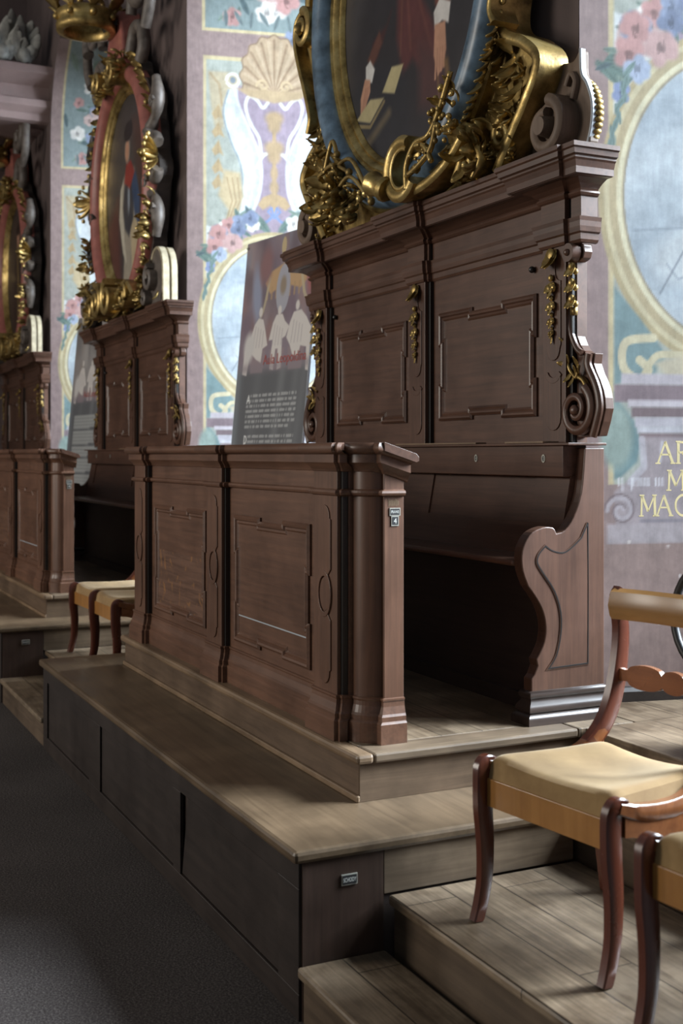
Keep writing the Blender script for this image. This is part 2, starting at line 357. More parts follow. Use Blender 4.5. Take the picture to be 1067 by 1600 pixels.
prof = [(d*1.3, 5.46+(z-6.22)*.78) for d, z in prof]; m.loft([[(-13.78+d, y, z) for d, z in prof]+[(-16.8, y, z) for z in (6.05, 5.5)] for y in (-7, 2.9)]); structure(m, 'trim_1', MAUVE)
m = MB(); m.box(-15.2, -15.0, -7, 2.9, 6.05, 9); structure(m, 'wall_gallery', WALLSHADE)
RV = Vector((.236, 1, 0)).normalized()
for k, (x0, x1) in enumerate(GAPS):
    # window wall with a glazed leaded window at the end of the recess
    m = MB(); m.box(x0+.1, x1-.1, 4.3, 4.4, 0, 1.5); m.box(x0+.1, x0+.55, 4.3, 4.4, 1.5, 7); m.box(x1-.55, x1-.1, 4.3, 4.4, 1.5, 7); m.box(x0, x1, 4.3, 4.4, 5.6, 7)
    structure(m, 'wall_window_side' if k == 0 else 'wall_window_side.%03d' % k, MAUVE)
    fr = MB(); xa, xb = x0+.55, x1-.55
    for x in (xa+.03, xb-.03, (xa+xb)/2): fr.box(x-.03, x+.03, 4.31, 4.37, 1.5, 5.6)
    for i in range(7): fr.box(xa, xb, 4.32, 4.36, 1.5+i*.674, 1.54+i*.674)
    f = structure(fr, 'window_%d' % (k+1), WY)
    gl = MB(); gl.box(xa, xb, 4.365, 4.372, 1.5, 5.6)
    g = gl.build('glazing', SKYGLASS, f)
    # the right hand reveal, plain plaster
    rr = MB(); rr.loft([[(x1+.002-.0, 2.901, z), (x1-.31, 4.29, z)] for z in (.66, SP)], closed=False, caps=False)
    structure(rr, 'trim_%d' % (k+2), MAUVE)
    b = MB(); pr = [(0, .66), (.022, .66), (.022, .70), (.012, .715), (0, .722)]
    b.loft([[(x0+RV.x*t+RV.y*d+.003, YW+RV.y*t-RV.x*d, z) for d, z in pr] for t in (0, 1.38)]); structure(b, 'baseboard_reveal' if k == 0 else 'baseboard_reveal.%03d' % k, PLF)
# ------------------------------------------------------------------ painted reveal
TC, TH = .68, 1.36
def paint_reveal():
    G = (160, 166, 156); B = Brush(0, 1.40, .72, 6.4, .007, (146, 124, 121)); rng = random.Random(5)
    GD, GDD, PU, WH, LG = (193, 178, 136), (160, 134, 98), (150, 134, 150), (205, 208, 208), (182, 188, 188)
    # framed fields
    B.poly([(.125, 1.53), (.125, 4.74), (1.235, 4.74), (1.235, 1.53)], GD); B.poly([(.148, 1.53), (.148, 4.71), (1.21, 4.71), (1.21, 1.53)], G)
    B.poly([(.115, 4.93), (.115, 6.4), (1.235, 6.4), (1.235, 4.93)], GD); B.poly([(.14, 4.955), (.14, 6.4), (1.21, 6.4), (1.21, 4.955)], (126, 142, 142))
    def flower(x, z, r, c):
        d = tuple(q*.72 for q in c)
        for i in range(6):
            a = i*PI/3+rng.random(); B.ell(x+.55*r*math.cos(a), z+.55*r*math.sin(a), .58*r, .48*r, c if i % 2 else tuple(min(255, q*1.06) for q in c), .5, a)
        for i in range(4): a = rng.random()*6; B.line([(x+.2*r*math.cos(a+q*.5), z+(.25+.12*q)*r*math.sin(a+q*.5)) for q in range(4)], r*.12, d, .7)
        B.ell(x, z, .22*r, .2*r, d, .8)
    def leafp(x, z, l, a, c): B.ell(x, z, l, l*.3, c, .4, a); B.line([(x-l*math.cos(a), z-l*math.sin(a)), (x+l*math.cos(a), z+l*math.sin(a))], .006, tuple(q*.75 for q in c), .7)
    GR = [(96, 120, 112), (120, 140, 128), (84, 104, 108)]; FL = [(178, 132, 128), (206, 202, 196), (126, 138, 164), (188, 162, 156), (112, 124, 152)]
    # upper bunch of flowers
    for i in range(60):
        x, z = rng.gauss(TC, .22), 5.55+rng.gauss(0, .28); leafp(x, z, .06+.05*rng.random(), rng.random()*PI, rng.choice(GR))
    for i in range(30): x, z = rng.gauss(TC, .19), 5.52+rng.gauss(0, .25); flower(x, z, .055+.035*rng.random(), rng.choice(FL))
    for x, z, r, c in ((.40, 5.85, .06, FL[1]), (.62, 5.10, .08, FL[1]), (.3, 5.68, .055, FL[0]), (.78, 5.2, .09, FL[0]), (.46, 5.3, .07, FL[2])): flower(x, z, r, c)
    for i in range(9): leafp(.3+.1*i, 5.02+.05*rng.random(), .06, 1.2+rng.random(), (108, 124, 126))
    for s in (-1, 1):
        P = lambda pts: [(TC+s*x, z) for x, z in pts]
        # side acanthus and bell drops
        B.poly(P([(.52, 4.62), (.30, 4.62), (.27, 4.52), (.36, 4.40), (.40, 4.18), (.47, 4.2), (.50, 4.4)]), (178, 165, 136), 3)
        B.line(P([(.5, 4.6), (.43, 4.52), (.41, 4.36)]), .02, GDD, .6)
        B.line(P(arc(.325, 4.56, .05, 0, 330, 12)), .022, WH); B.ell(TC+s*.325, 4.56, .022, .025, (120, 130, 140))
        for i, z in enumerate((4.30, 4.16, 4.02, 3.88, 3.76)):
            B.poly(P([(.435, z+.07), (.40-.01*(i % 2), z-.05), (.43, z-.03), (.465, z-.055), (.49, z-.01)]), (176, 152, 112), 2); B.line(P([(.44, z+.05), (.44, z-.03)]), .01, GDD, .7)
        # white S scroll supports
        outer = smoothpath([(.36, 4.48), (.40, 4.30), (.34, 4.08), (.27, 3.92), (.25, 3.75), (.29, 3.52), (.40, 3.40), (.50, 3.36)], 6)
        inner = smoothpath([(.50, 3.30), (.40, 3.30), (.26, 3.40), (.135, 3.62), (.10, 3.82), (.115, 4.0), (.20, 4.2), (.27, 4.36), (.31, 4.50)], 6)
        B.poly(P(outer+inner), LG, 2); B.poly(P(outer+[(x+.05, z-.02) for x, z in inner[6:]]), (196, 203, 206), 4)
        B.line(P(inner), .026, WH); B.line(P([(x-.018, z) for x, z in inner]), .014, (122, 104, 122)); B.line(P(outer), .014, (140, 152, 156))
        B.poly(P([(.39, 3.86), (.27, 3.84), (.24, 3.66), (.29, 3.50), (.40, 3.37), (.36, 3.55), (.44, 3.66)]), (187, 168, 130), 4)
        for q in range(3): B.line(P([(.37-.04*q, 3.80), (.33-.03*q, 3.62), (.38-.02*q, 3.45)]), .012, (150, 126, 92), .6)
        B.poly(P([(.53, 3.42), (.34, 3.40), (.33, 3.30), (.41, 3.22), (.43, 3.05), (.53, 3.0)]), WH, 2); B.line(P([(.5, 3.38), (.43, 3.32), (.44, 3.15)]), .018, (150, 158, 162))
    # lilac vase shape between the scrolls
    half = smoothpath([(.29, 4.52), (.285, 4.40), (.20, 4.2), (.115, 4.0), (.095, 3.82), (.13, 3.62), (.24, 3.42), (.36, 3.33)], 6)
    B.poly([(TC+x, z) for x, z in half]+[(TC-x, z) for x, z in half[::-1]], PU, 2)
    for s in (-1, 1):
        P = lambda pts: [(TC+s*x, z) for x, z in pts]
        B.line(P(smoothpath([(.05, 4.40), (.09, 4.36), (.14, 4.42), (.20, 4.44), (.225, 4.36), (.19, 4.24), (.12, 4.12), (.10, 4.0), (.06, 4.0)], 5)), .026, WH)
        B.line(P(smoothpath([(.07, 4.0), (.11, 3.95), (.13, 3.9), (.10, 3.87)], 4)), .022, WH)
        B.line(P(half), .016, (196, 196, 204), .8)
    for z, w in ((4.28, .07), (4.22, .05), (4.05, .075), (3.98, .05), (3.85, .03), (3.74, .035)): B.ell(TC, z, w, .055, (172, 146, 110), .6)
    B.ell(TC, 3.80, .013, .05, (126, 108, 120)); B.line([(TC, 4.3), (TC, 3.6)], .03, (172, 146, 110))
    B.poly([(TC, 3.70), (TC+.09, 3.66), (TC+.13, 3.60), (TC+.09, 3.56), (TC+.03, 3.60), (TC, 3.53), (TC-.03, 3.60), (TC-.09, 3.56), (TC-.13, 3.60), (TC-.09, 3.66)], (176, 150, 112), 2)
    # shell
    pts = [(TC+(.262+.013*math.cos(16*a))*math.cos(a)*1.0, 4.60+(.325+.012*math.cos(16*a))*math.sin(a)) for a in np.linspace(-.35, PI+.35, 60)]
    B.poly([(TC, 4.44)]+pts, (172, 148, 118), 2)
    for i in range(9):
        a = -.2+(PI+.4)*i/8; B.line([(TC, 4.47), (TC+.235*math.cos(a), 4.60+.29*math.sin(a))], [.008, .022], (140, 114, 88), .75)
        a += .19; B.line([(TC, 4.47), (TC+.23*math.cos(a), 4.60+.28*math.sin(a))], [.006, .03], (194, 172, 142), .55)
    B.line(pts, .012, (132, 108, 84), .8)
    for s in (-1, 1): B.line([(TC+s*(.09+x), z) for x, z in spiral(0, 4.53, .05, .01, 1.2, 0, 16)], .02, (190, 166, 128))
    B.poly([(TC-.3, 4.5), (TC+.3, 4.5), (TC+.2, 4.44), (TC, 4.40), (TC-.2, 4.44)], (176, 152, 116), 3)
    # blue ribbon and garland
    B.line([(TC+x, z) for x, z in smoothpath([(-.4, 3.36), (-.2, 3.42), (-.06, 3.47), (0, 3.52), (.06, 3.47), (.2, 3.42), (.4, 3.36)], 5)], .022, (118, 138, 182))
    for s in (-1, 1): B.line([(TC, 3.5), (TC+s*.05, 3.55), (TC+s*.02, 3.58), (TC, 3.5)], .016, (118, 138, 182)); leafp(TC+s*.12, 3.47, .12, s*.8, GR[0])
    # oval medallion
    B.ell(TC, 2.69, .60, .70, (172, 156, 116)); B.ell(TC, 2.69, .575, .675, (196, 184, 146)); B.ring(TC, 2.69, .535, .635, .035, (176, 160, 122)); B.ring(TC, 2.69, .51, .61, .02, (208, 200, 166))
    B.ell(TC, 2.69, .495, .595, (150, 140, 118)); B.ell(TC, 2.69, .485, .585, (166, 178, 186))
    w = B.win(0, 1.4, 2, 3.4); X, Z = B.X[w]-TC, B.Z[w]-2.69; ins = (np.hypot(X/.485, Z/.585) < 1)
    cl = .5+.5*np.sin(5*X+3*np.sin(4*Z+2)+1)*np.cos(6*Z+2*np.sin(5*X)); B.lay(w, ins*cl*.6, (206, 212, 214)); B.lay(w, ins*(1-cl)*.25, (120, 134, 148))
    for (x, z, rx, rz, c) in ((.1, 2.42, .24, .16, (178, 184, 188)), (-.2, 2.45, .17, .11, (190, 196, 198)), (.05, 2.72, .10, .16, (196, 200, 202)), (.05, 2.93, .05, .06, (186, 190, 192)), (-.12, 2.62, .16, .03, (150, 160, 168)), (.25, 2.6, .08, .13, (150, 158, 166))): B.ell(TC+x, z, rx, rz, c, .6, .2, .8)
    for q in range(6): B.line([(TC-.3+.1*q, 2.42), (TC-.25+.1*q, 2.36), (TC-.2+.1*q, 2.38)], .008, (140, 150, 158), .8)
    B.line([(TC-.33, 2.30), (TC-.08, 2.72)], .008, (120, 128, 138), .8)
    B.line([(TC-.45, 2.55), (TC-.1, 2.58), (TC+.4, 2.56)], .010, (130, 140, 150), .6)
    # flowers at both shoulders of the medallion
    for s in (-1, 1):
        for i in range(46):
            a = rad(rng.uniform(35, 80)); r = rng.uniform(1.0, 1.22); leafp(TC+s*.60*r*math.cos(a), 2.69+.70*r*math.sin(a)+.03, .035+.035*rng.random(), rng.random()*PI, rng.choice(GR))
        for i in range(16):
            a = rad(rng.uniform(40, 80)); r = rng.uniform(1.08, 1.2); flower(TC+s*.60*r*math.cos(a), 2.69+.70*r*math.sin(a)+.02, .045+.03*rng.random(), rng.choice(FL))
        flower(TC-s*.43, 3.20, .055, (152, 164, 186)); flower(TC-s*.325, 3.29, .07, (182, 146, 142)); flower(TC-s*.5, 3.10, .04, (120, 134, 170))
        for i in range(8): leafp(TC-s*(.55-.012*i), 2.88+.045*i, .04, .9+rng.random(), (112, 138, 134))
    # teal ground, scrolls and ledge under the medallion
    for s in (-1, 1):
        P = lambda pts: [(TC+s*x, z) for x, z in pts]
        B.poly(P([(.53, 2.32), (.42, 2.2), (.3, 2.05), (.36, 1.97), (.53, 1.93)]), (112, 138, 140), 2)
        B.line(P(smoothpath([(.36, 2.12), (.48, 2.10), (.49, 2.0), (.42, 1.95), (.38, 1.99), (.42, 2.03)], 5)), .035, (196, 186, 152)); B.line(P(smoothpath([(.2, 2.05), (.34, 2.05), (.40, 1.97)], 5)), .03, (190, 180, 146))
        B.poly(P([(.53, 1.90), (.50, 1.85), (.44, 1.78), (.415, 1.70), (.43, 1.62), (.50, 1.56), (.53, 1.55)]), (104, 134, 138), 2); B.ell(TC+s*.52, 1.72, .07, .13, (140, 160, 152), .4)
    B.poly([(TC-.36, 2.02), (TC-.2, 2.06), (TC, 2.03), (TC+.2, 2.06), (TC+.36, 2.02), (TC+.3, 1.96), (TC-.3, 1.96)], (186, 176, 150), 4)
    for z0, z1, x, c in ((1.93, 1.975, .50, (178, 170, 176)), (1.86, 1.93, .53, (130, 112, 118)), (1.84, 1.87, .47, (190, 182, 188)), (1.80, 1.84, .455, (118, 100, 104)), (1.76, 1.80, .44, (176, 172, 180)), (1.735, 1.76, .43, (186, 184, 192)), (1.70, 1.735, .42, (128, 108, 112))):
        B.poly([(TC-x, z0), (TC-x, z1), (TC+x, z1), (TC+x, z0)], c, 1.5)
    B.poly([(TC-.42, 1.72), (TC+.42, 1.72), (TC+.40, 1.60), (TC+.53, 1.50), (TC+.52, 1.34), (TC-.52, 1.34), (TC-.53, 1.50), (TC-.40, 1.60)], (158, 146, 150), 2)
    for s in (-1, 1):
        B.line([(TC+s*x, z) for x, z in [(.41, 1.71), (.40, 1.60), (.46, 1.54)]], .03, (182, 178, 186), .8); B.line([(TC+s*x, z) for x, z in spiral(.50, 1.425, .06, .012, 1.4, 0, 22)], .018, (176, 168, 174), .9)
        B.line([(TC+s*x, z) for x, z in spiral(.50, 1.425, .075, .02, 1.4, 0, 22)], .008, (118, 102, 106), .8)
        B.line([(TC+s*.32, 1.70), (TC+s*.33, 1.62)], .012, (190, 188, 194), .8)
    B.poly([(TC-.42, 1.375), (TC+.42, 1.375), (TC+.42, 1.39), (TC-.42, 1.39)], (130, 124, 134), 1, .8); B.poly([(TC-.56, 1.29), (TC+.56, 1.29), (TC+.56, 1.37), (TC-.56, 1.37)], (168, 158, 162), 2)
    B.poly([(0, .7), (1.4, .7), (1.4, 1.29), (0, 1.29)], (150, 126, 120), 1)
    for i in range(26): B.ell(rng.uniform(.1, 1.2), rng.choice((rng.uniform(1.05, 1.28), rng.uniform(.8, 1.3))), .004+.006*rng.random(), .004+.004*rng.random(), (206, 196, 192), .8)
    for i, x in enumerate((.17, .185, .225, .233, .25, .262, .270, .282, .292, .30, .33, .345, .36)):      # white scuffs across the cartouche
        B.line([(x, 1.553), (x+.001, 1.525 if i not in (1, 2) else 1.508)], .007, (214, 214, 220), .8)
    B.c = B.c*.86+B.c.mean(-1, keepdims=True)*.14; return B
BR = paint_reveal(); MURAL = None
for k, (x0, x1) in enumerate(GAPS):
    c, r = (x0+x1)/2, (x1-x0)/2
    if k == 0:
        root = bpy.data.objects.new('painted_reveal', None); bpy.data.objects.remove(root)
        holder = {'_o': (x0, YW, 0)}
        Zr = BR.Z; T = BR.X; a = np.clip((Zr-SP)/r, 0, PI/2)
        class _P: pass
        V = np.stack([np.where(Zr > SP, r-(r)*np.cos(a), 0)+RV.x*T+.006, RV.y*T-.0015, np.where(Zr > SP, SP+r*np.sin(a), Zr)], -1).reshape(-1, 3)
        idx = np.arange(BR.nx*BR.nz).reshape(BR.nz, BR.nx); F = np.stack([idx[:-1, :-1], idx[:-1, 1:], idx[1:, 1:], idx[1:, :-1]], -1).reshape(-1, 4)
        me = bpy.data.meshes.new('painted_reveal'); me.from_pydata(V.tolist(), [], F.tolist()); me.materials.append(PAINT)
        C = BR.c.reshape(-1, 3); lin = np.where(C/255 > .04045, ((C.clip(0)/255+.055)/1.055)**2.4, C/255/12.92)
        me.color_attributes.new('paint', 'FLOAT_COLOR', 'POINT').data.foreach_set('color', np.concatenate([lin, np.ones((len(lin), 1))], 1).astype(np.float32).ravel()); MURAL = me
    o = bpy.data.objects.new('painted_reveal', MURAL); COL.objects.link(o); o.parent = WALL; o.location = (x0, YW, 0); o['_o'] = (x0, YW, 0)
    if k == 0:
        o['label'] = 'painted window reveal with oval medallion and gold capital letters'
        SER = {'A': [[(.0, 0), (.42, 1)], [(.40, 1), (.84, 0)], [(.16, .40), (.66, .40)]], 'R': [[(.12, 0), (.12, 1)], [(.12, .97), (.42, .96), (.58, .84), (.58, .66), (.44, .52), (.12, .5)], [(.36, .5), (.74, 0)]],
               'M': [[(.10, 0), (.14, 1)], [(.14, 1), (.5, .22)], [(.5, .22), (.88, 1)], [(.88, 1), (.92, 0)]], 'C': [[(.80, .84), (.62, .98), (.38, .97), (.14, .76), (.08, .5), (.14, .24), (.38, .03), (.62, .02), (.82, .16)]]}
        FEET = {'A': [(0, 0), (.84, 0)], 'R': [(.12, 0), (.12, 1), (.76, 0)], 'M': [(.10, 0), (.92, 0), (.14, 1), (.88, 1)], 'C': [(.80, .9)]}
        THK = {'A': (.09, .15, .08), 'R': (.15, .1, .13), 'M': (.11, .14, .08, .15), 'C': (.12,)}
        lm = MB()
        for word, t0, z0, w, h in (('AR', .340, 1.614, .088, .088), ('M', .380, 1.505, .088, .080), ('MAC', .260, 1.402, .082, .083)):
            for j, ch in enumerate(word):
                tx = t0+j*w*(.92 if word == 'AR' else .93)
                for st, wd in zip(SER[ch], THK[ch]):
                    q = smoothpath(st, 4) if len(st) > 3 else st
                    L2 = []; R2 = []
                    for i in range(len(q)):
                        a0, b0 = q[max(i-1, 0)], q[min(i+1, len(q)-1)]; dx, dz = b0[0]-a0[0], b0[1]-a0[1]; l = math.hypot(dx, dz); L2.append((q[i][0]-dz/l*wd/2, q[i][1]+dx/l*wd/2)); R2.append((q[i][0]+dz/l*wd/2, q[i][1]-dx/l*wd/2))
                    for i in range(len(q)-1):
                        quad = [L2[i], L2[i+1], R2[i+1], R2[i]]; lm.loft([[tuple(Vector((x0, YW, z0+zz*h))+RV*(tx+xx*w*.9)+Vector((RV.y, -RV.x, 0))*e) for xx, zz in quad] for e in (.005, .0065)])
                for fx, fz in FEET[ch]:
                    quad = [(fx-.14, fz-.03), (fx+.14, fz-.03), (fx+.14, fz+.035), (fx-.14, fz+.035)]; lm.loft([[tuple(Vector((x0, YW, z0+zz*h))+RV*(tx+xx*w*.9)+Vector((RV.y, -RV.x, 0))*e) for xx, zz in quad] for e in (.005, .0067)])
        lt = lm.build('gold_lettering', plain('gold_paint', s2l((192, 178, 132)), .6, 0, .12, 20, .03), o); lt['label'] = 'gold painted capital letters'
# ------------------------------------------------------------------ platforms and steps of one bay
def bay_floor():
    out = []
    # step box (0.5 m) in front of the stall
    x0, x1, y0, y1 = -6.70, -3.145, 1.385, 2.36
    t = thing('stepped_platform', (XC, 1.85, 0), 'long dark oak platform box in front with a loose tilted panel', 'platform', 'oak platforms under the choir stalls')
    m = MB(); m.box(x0-.02, x1+.02, y0-.022, y1, .462, .5); m.build('top_board', PLT, t, bevel=.012)
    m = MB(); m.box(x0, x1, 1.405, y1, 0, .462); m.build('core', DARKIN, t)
    PN = [(-6.60, -5.65), (-5.44, -4.33), (-4.245, -3.30)]
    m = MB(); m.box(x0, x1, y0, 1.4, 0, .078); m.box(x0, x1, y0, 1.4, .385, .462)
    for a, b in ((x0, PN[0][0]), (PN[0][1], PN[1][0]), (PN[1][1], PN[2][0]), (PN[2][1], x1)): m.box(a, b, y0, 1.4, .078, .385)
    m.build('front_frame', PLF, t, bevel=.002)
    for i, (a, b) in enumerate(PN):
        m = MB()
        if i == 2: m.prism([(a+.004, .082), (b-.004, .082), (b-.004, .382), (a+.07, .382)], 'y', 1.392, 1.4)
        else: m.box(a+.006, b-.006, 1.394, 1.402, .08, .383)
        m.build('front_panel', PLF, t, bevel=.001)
    m = MB(); m.box(x1, x1+.008, 1.395, 1.66, .0, .462); m.build('end_panel', wood('oak_end_panel', (.028, .017, .012), (.075, .044, .032), 'z', .42), t)
    m = MB(); m.box(x1, x1+.006, 1.664, y1, .33, .462); m.build('end_riser', WORNY, t)
    pl = MB(); pl.box(x1+.008, x1+.012, 1.519, 1.571, .377, .409); p = pl.build('nameplate', BRASS, t)
    pf = MB(); pf.box(x1+.012, x1+.0128, 1.522, 1.568, .380, .406); q = pf.build('plate_field', BLACK, p)
    letters(q, 'SCHODY', (x1+.0131, 1.524, .3865), .042, .013, 'x')
    out.append(t)
    # 0.66 m dais that carries the stall
    x0, x1, y0, y1 = -6.34, -3.49, 1.755, 2.88
    t = thing('stall_dais', (XC, 2.3, .5), 'upper oak dais step carrying the near choir stall', 'step', 'oak dais steps')
    m = MB(); m.box(x0, x1, y0, y1, .5, .628); m.build('riser', wood('oak_riser', (.055, .034, .022), (.150, .098, .062), 'x', .42), t)
    m = MB(); m.box(x1, x1+.006, y0+.001, 2.63, .501, .627); m.build('end_riser', WORNEND, t)
    m = MB(); m.box(x0-.03, x1+.025, y0-.02, 1.80, .627, .66); m.build('front_nosing', WORN, t, bevel=.011)
    m = MB(); m.box(x1-.10, x1+.025, 1.80, 2.63, .627, .66); m.build('end_nosing', WORNY, t, bevel=.008)
    m = MB(); m.box(x0-.03, x1-.10, 1.80, y1, .627, .66); m.box(x1-.098, x1+.025, 2.632, y1, .627, .66); m.build('floor_board', BOARDS, t, bevel=.003)
    m = MB(); m.box(x0-.005, x1+.01, y0-.012, y0, .5, .522); m.build('skirting', WORN, t, bevel=.004)
    out.append(t); return out
def gap_floor():
    out = []; x0, x1 = -3.137, -1.83
    for nm, za, zb, ya, yb, lab, cat in (('lower_step', 0, .165, 1.375, 1.66, 'lowest oak step of the near passage, at the bottom edge of the photo', 'step'), ('middle_landing', 0, .33, 1.67, 2.360, 'worn boarded landing under the two near chairs', 'landing'),
                                        ('upper_step', .0, .5, 2.365, 2.65, 'grey worn step behind the near chairs', 'step'), ('recess_floor', .0, .66, 2.655, 4.28, 'boarded floor of the near window recess', 'platform')):
        xa = x0 if za == 0 and ya < 2.6 else -3.46
        x1 = -1.5 if nm == 'recess_floor' else -1.83; xa = {'lower_step': -3.135, 'middle_landing': -3.128, 'upper_step': -3.46, 'recess_floor': -3.46}[nm]
        t = thing(nm, (-2.43, (ya+yb)/2, 0), lab, cat, None)
        m = MB(); m.box(xa, x1, ya, yb+.004, zb-.032, zb); m.build('tread', BOARDS, t, bevel=.009 if nm != 'recess_floor' else .004)
        if nm == 'recess_floor': m = MB(); m.box(-3.86, xa, 2.885, yb, zb-.032, zb); m.build('tread', BOARDS, t)
        m = MB(); m.box(xa+.004, x1, ya+.02, yb, 0, zb-.032); m.build('riser', wood('gap_riser_'+nm, (.044, .029, .019), (.120, .083, .054), 'x', .45), t)
        out.append(t)
    return out
# ------------------------------------------------------------------ front desk of the stall
def eared(xa, xb, za, zb, jog):
    """rectangle whose sides step inwards over their middle third"""
    w, h, j = (xb-xa), (zb-za), jog
    return [(xa, za), (xa+w*.36, za), (xa+w*.36, za+j), (xa+w*.68, za+j), (xa+w*.68, za), (xb, za),
            (xb, za+h*.30), (xb-j, za+h*.30), (xb-j, za+h*.66), (xb, za+h*.66), (xb, zb), (xa+w*.68, zb), (xa+w*.68, zb-j), (xa+w*.36, zb-j), (xa+w*.36, zb), (xa, zb),
            (xa, za+h*.70), (xa+j, za+h*.70), (xa+j, za+h*.33), (xa, za+h*.33)]
def panel_frame(mb, poly, y, prof):
    """moulding swept round a closed outline in the XZ plane; profile (inset, height towards -y)"""
    mb.loft([[(p[0], y-h, p[1]) for p in offset(poly, -d, True)] for d, h in prof], closed=True, caps=False)
FRAME = [(-.006, 0), (-.006, .008), (.004, .016), (.012, .014), (.018, .006), (.026, .009), (.034, .003), (.036, 0)]
def letters(parent, text, at, w, h, face):
    cu = bpy.data.curves.new('lettering', 'FONT'); cu.body = text; tmp = bpy.data.objects.new('lettering', cu); COL.objects.link(tmp)
    bpy.context.view_layer.update(); me = bpy.data.meshes.new_from_object(tmp); bpy.data.objects.remove(tmp)
    P = np.array([v.co for v in me.vertices]); lo, hi = P.min(0), P.max(0); org = Vector(parent['_o'])
    for v in me.vertices:
        a = (v.co.x-lo[0])/(hi[0]-lo[0])*w; b = (v.co.y-lo[1])/(hi[1]-lo[1])*h
        v.co = (Vector((at[0], at[1]+a, at[2]+b)) if face == 'x' else Vector((at[0]+a, at[1], at[2]+b)))-org
    me.materials.clear(); me.materials.append(WHITE)
    o = bpy.data.objects.new('lettering', me); COL.objects.link(o); o.parent = parent; o['_o'] = tuple(org); return o
def make_desk():
    t = thing('choir_desk', (-4.93, 1.87, .66), 'carved oak desk front of the near stall, its end post marked 4', 'desk', 'panelled desk fronts of the choir stalls')
    z0, z1 = .66, 1.69; xl, xr = -6.235, -3.705; pw = .195; cs = (xl+pw/2, (xl+xr)/2, xr-pw/2)
    yp, yb, ye = 1.778, 1.812, 1.972
    # plan outline, left to right (outside on the right of travel)
    right = [(xr, yp), (xr, yp+.014), (xr+.018, yp+.014), (xr+.018, 1.84)]+[(x, y) for x, y in arc(xr+.020, 1.915, .086, 280, 352, 9)]+[(xr+.108, 1.903), (xr+.120, 1.895), (xr+.128, 1.895), (xr+.128, ye)]
    mid = xl+xr; left = [(mid-x, y) for x, y in right][::-1]
    front = []
    for i, c in enumerate(cs):
        a, b = c-pw/2, c+pw/2
        if i: front += [(a-.016, yb), (a-.016, yp+.014), (a, yp+.014), (a, yp)]
        if i < 2: front += [(b, yp), (b, yp+.014), (b+.016, yp+.014), (b+.016, yb)]
    plan = left+front+right
    plan2 = [(plan[0][0], 1.985)]+plan[1:-1]+[(plan[-1][0], 1.985)]
    m = MB(); m.box(xl-.02, xr+.02, yb, ye-.01, z0+.02, z1-.09); m.build('carcass', DX, t)
    # columns, end posts
    for s in (1, -1):
        X = (lambda x: x) if s > 0 else (lambda x: mid-x)
        m = MB(); m.prism([(X(x), y) for x, y in arc(xr+.020, 1.915, .086, 275, 355, 12)+[(xr+.105, 1.96), (xr, 1.96), (xr, 1.83)]], 'z', z0+.02, z1-.075); m.build('quarter_column', DZ, t, smooth='auto')
        m = MB(); m.prism([(X(xr+.104), 1.965), (X(xr+.104), 1.905), (X(xr+.120), 1.895), (X(xr+.128), 1.895), (X(xr+.128), ye)], 'z', z0+.02, z1-.075); m.build('end_post', DZ, t, bevel=.002)
    # pilasters with raised ornament; shade painted black on the returns
    for c in cs:
        m = MB(); m.box(c-pw/2, c+pw/2, yp, yb+.003, z0+.02, z1-.075); p = m.build('pilaster', DZ, t, bevel=.0015)
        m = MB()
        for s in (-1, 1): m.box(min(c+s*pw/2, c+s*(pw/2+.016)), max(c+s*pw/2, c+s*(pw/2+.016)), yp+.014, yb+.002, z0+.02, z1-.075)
        m.build('return_shade_strip', BLACKW, p)
        m = MB(); w = .052
        up = arc(c, 1.43, w*.8, 0, 180, 8)+[(c-w*.8, 1.425), (c-w, 1.42), (c-w, 1.245)]+[(c-.03, 1.225)]+arc(c, 1.16, .066, 120, 60, 5)+[(c+.03, 1.225), (c+w, 1.245), (c+w, 1.42), (c+w*.8, 1.425)]
        lo = [(x, 2*1.155-z) for x, z in up]
        for q in (up, lo): m.prism(q, 'y', yp-.005, yp+.002)
        n = 20; ring = [(c+.058*math.cos(2*PI*i/n), 1.155+.082*math.sin(2*PI*i/n)) for i in range(n)]; ir = [(c+.044*math.cos(2*PI*i/n), 1.155+.064*math.sin(2*PI*i/n)) for i in range(n)]
        m.loft([[(x, yp+.001, z) for x, z in ring], [(x, yp-.007, z) for x, z in ring], [(x, yp-.007, z) for x, z in ir], [(x, yp+.001, z) for x, z in ir]], caps=False)
        m.prism([(c+(x-c)*.93, 1.155+(z-1.155)*.93) for x, z in ir], 'y', yp-.003, yp+.002)
        m.build('carved_ornament', DZ, p, bevel=.0012)
    # raised eared panels
    for i in range(2):
        xa, xb = cs[i]+pw/2+.10, cs[i+1]-pw/2-.10
        m = MB(); P = eared(xa, xb, .855, 1.385, .016); panel_frame(m, P, yb, FRAME); f = m.build('panel_frame', DX, t)
        m = MB(); zs = 1.165 if i == 0 else .965; m.box(xa+.03, xb-.03, yb-.004, yb+.004, zs, 1.355); m.build('panel_field', DX, f)
        m = MB(); m.box(xa+.03, xb-.03, yb-.002, yb+.004, .885, zs); m.build('panel_field', DESKPANEL if i == 0 else DX, f)
        if i == 1: m = MB(); m.box(xa+.035, xb-.02, yb-.0048, yb, zs-.0035, zs+.002); m.build('split_glint', PALE, f)  # bright glint along the board edge, painted as a pale strip
    # mouldings following the plan
    m = MB(); m.sweep(plan, [(-.02, z0), (.024, z0), (.024, .728), (.020, .733), (.017, .736), (.017, .752), (.012, .760), (.006, .785), (.005, .80), (.008, .806), (.008, .812), (-.004, .815)]); m.build('plinth', DX, t)
    m = MB(); m.sweep(plan, [(-.004, 1.502), (.004, 1.506), (.013, 1.510), (.016, 1.517), (.013, 1.525), (.004, 1.528), (-.004, 1.532)]); m.build('belt_moulding', DX, t)
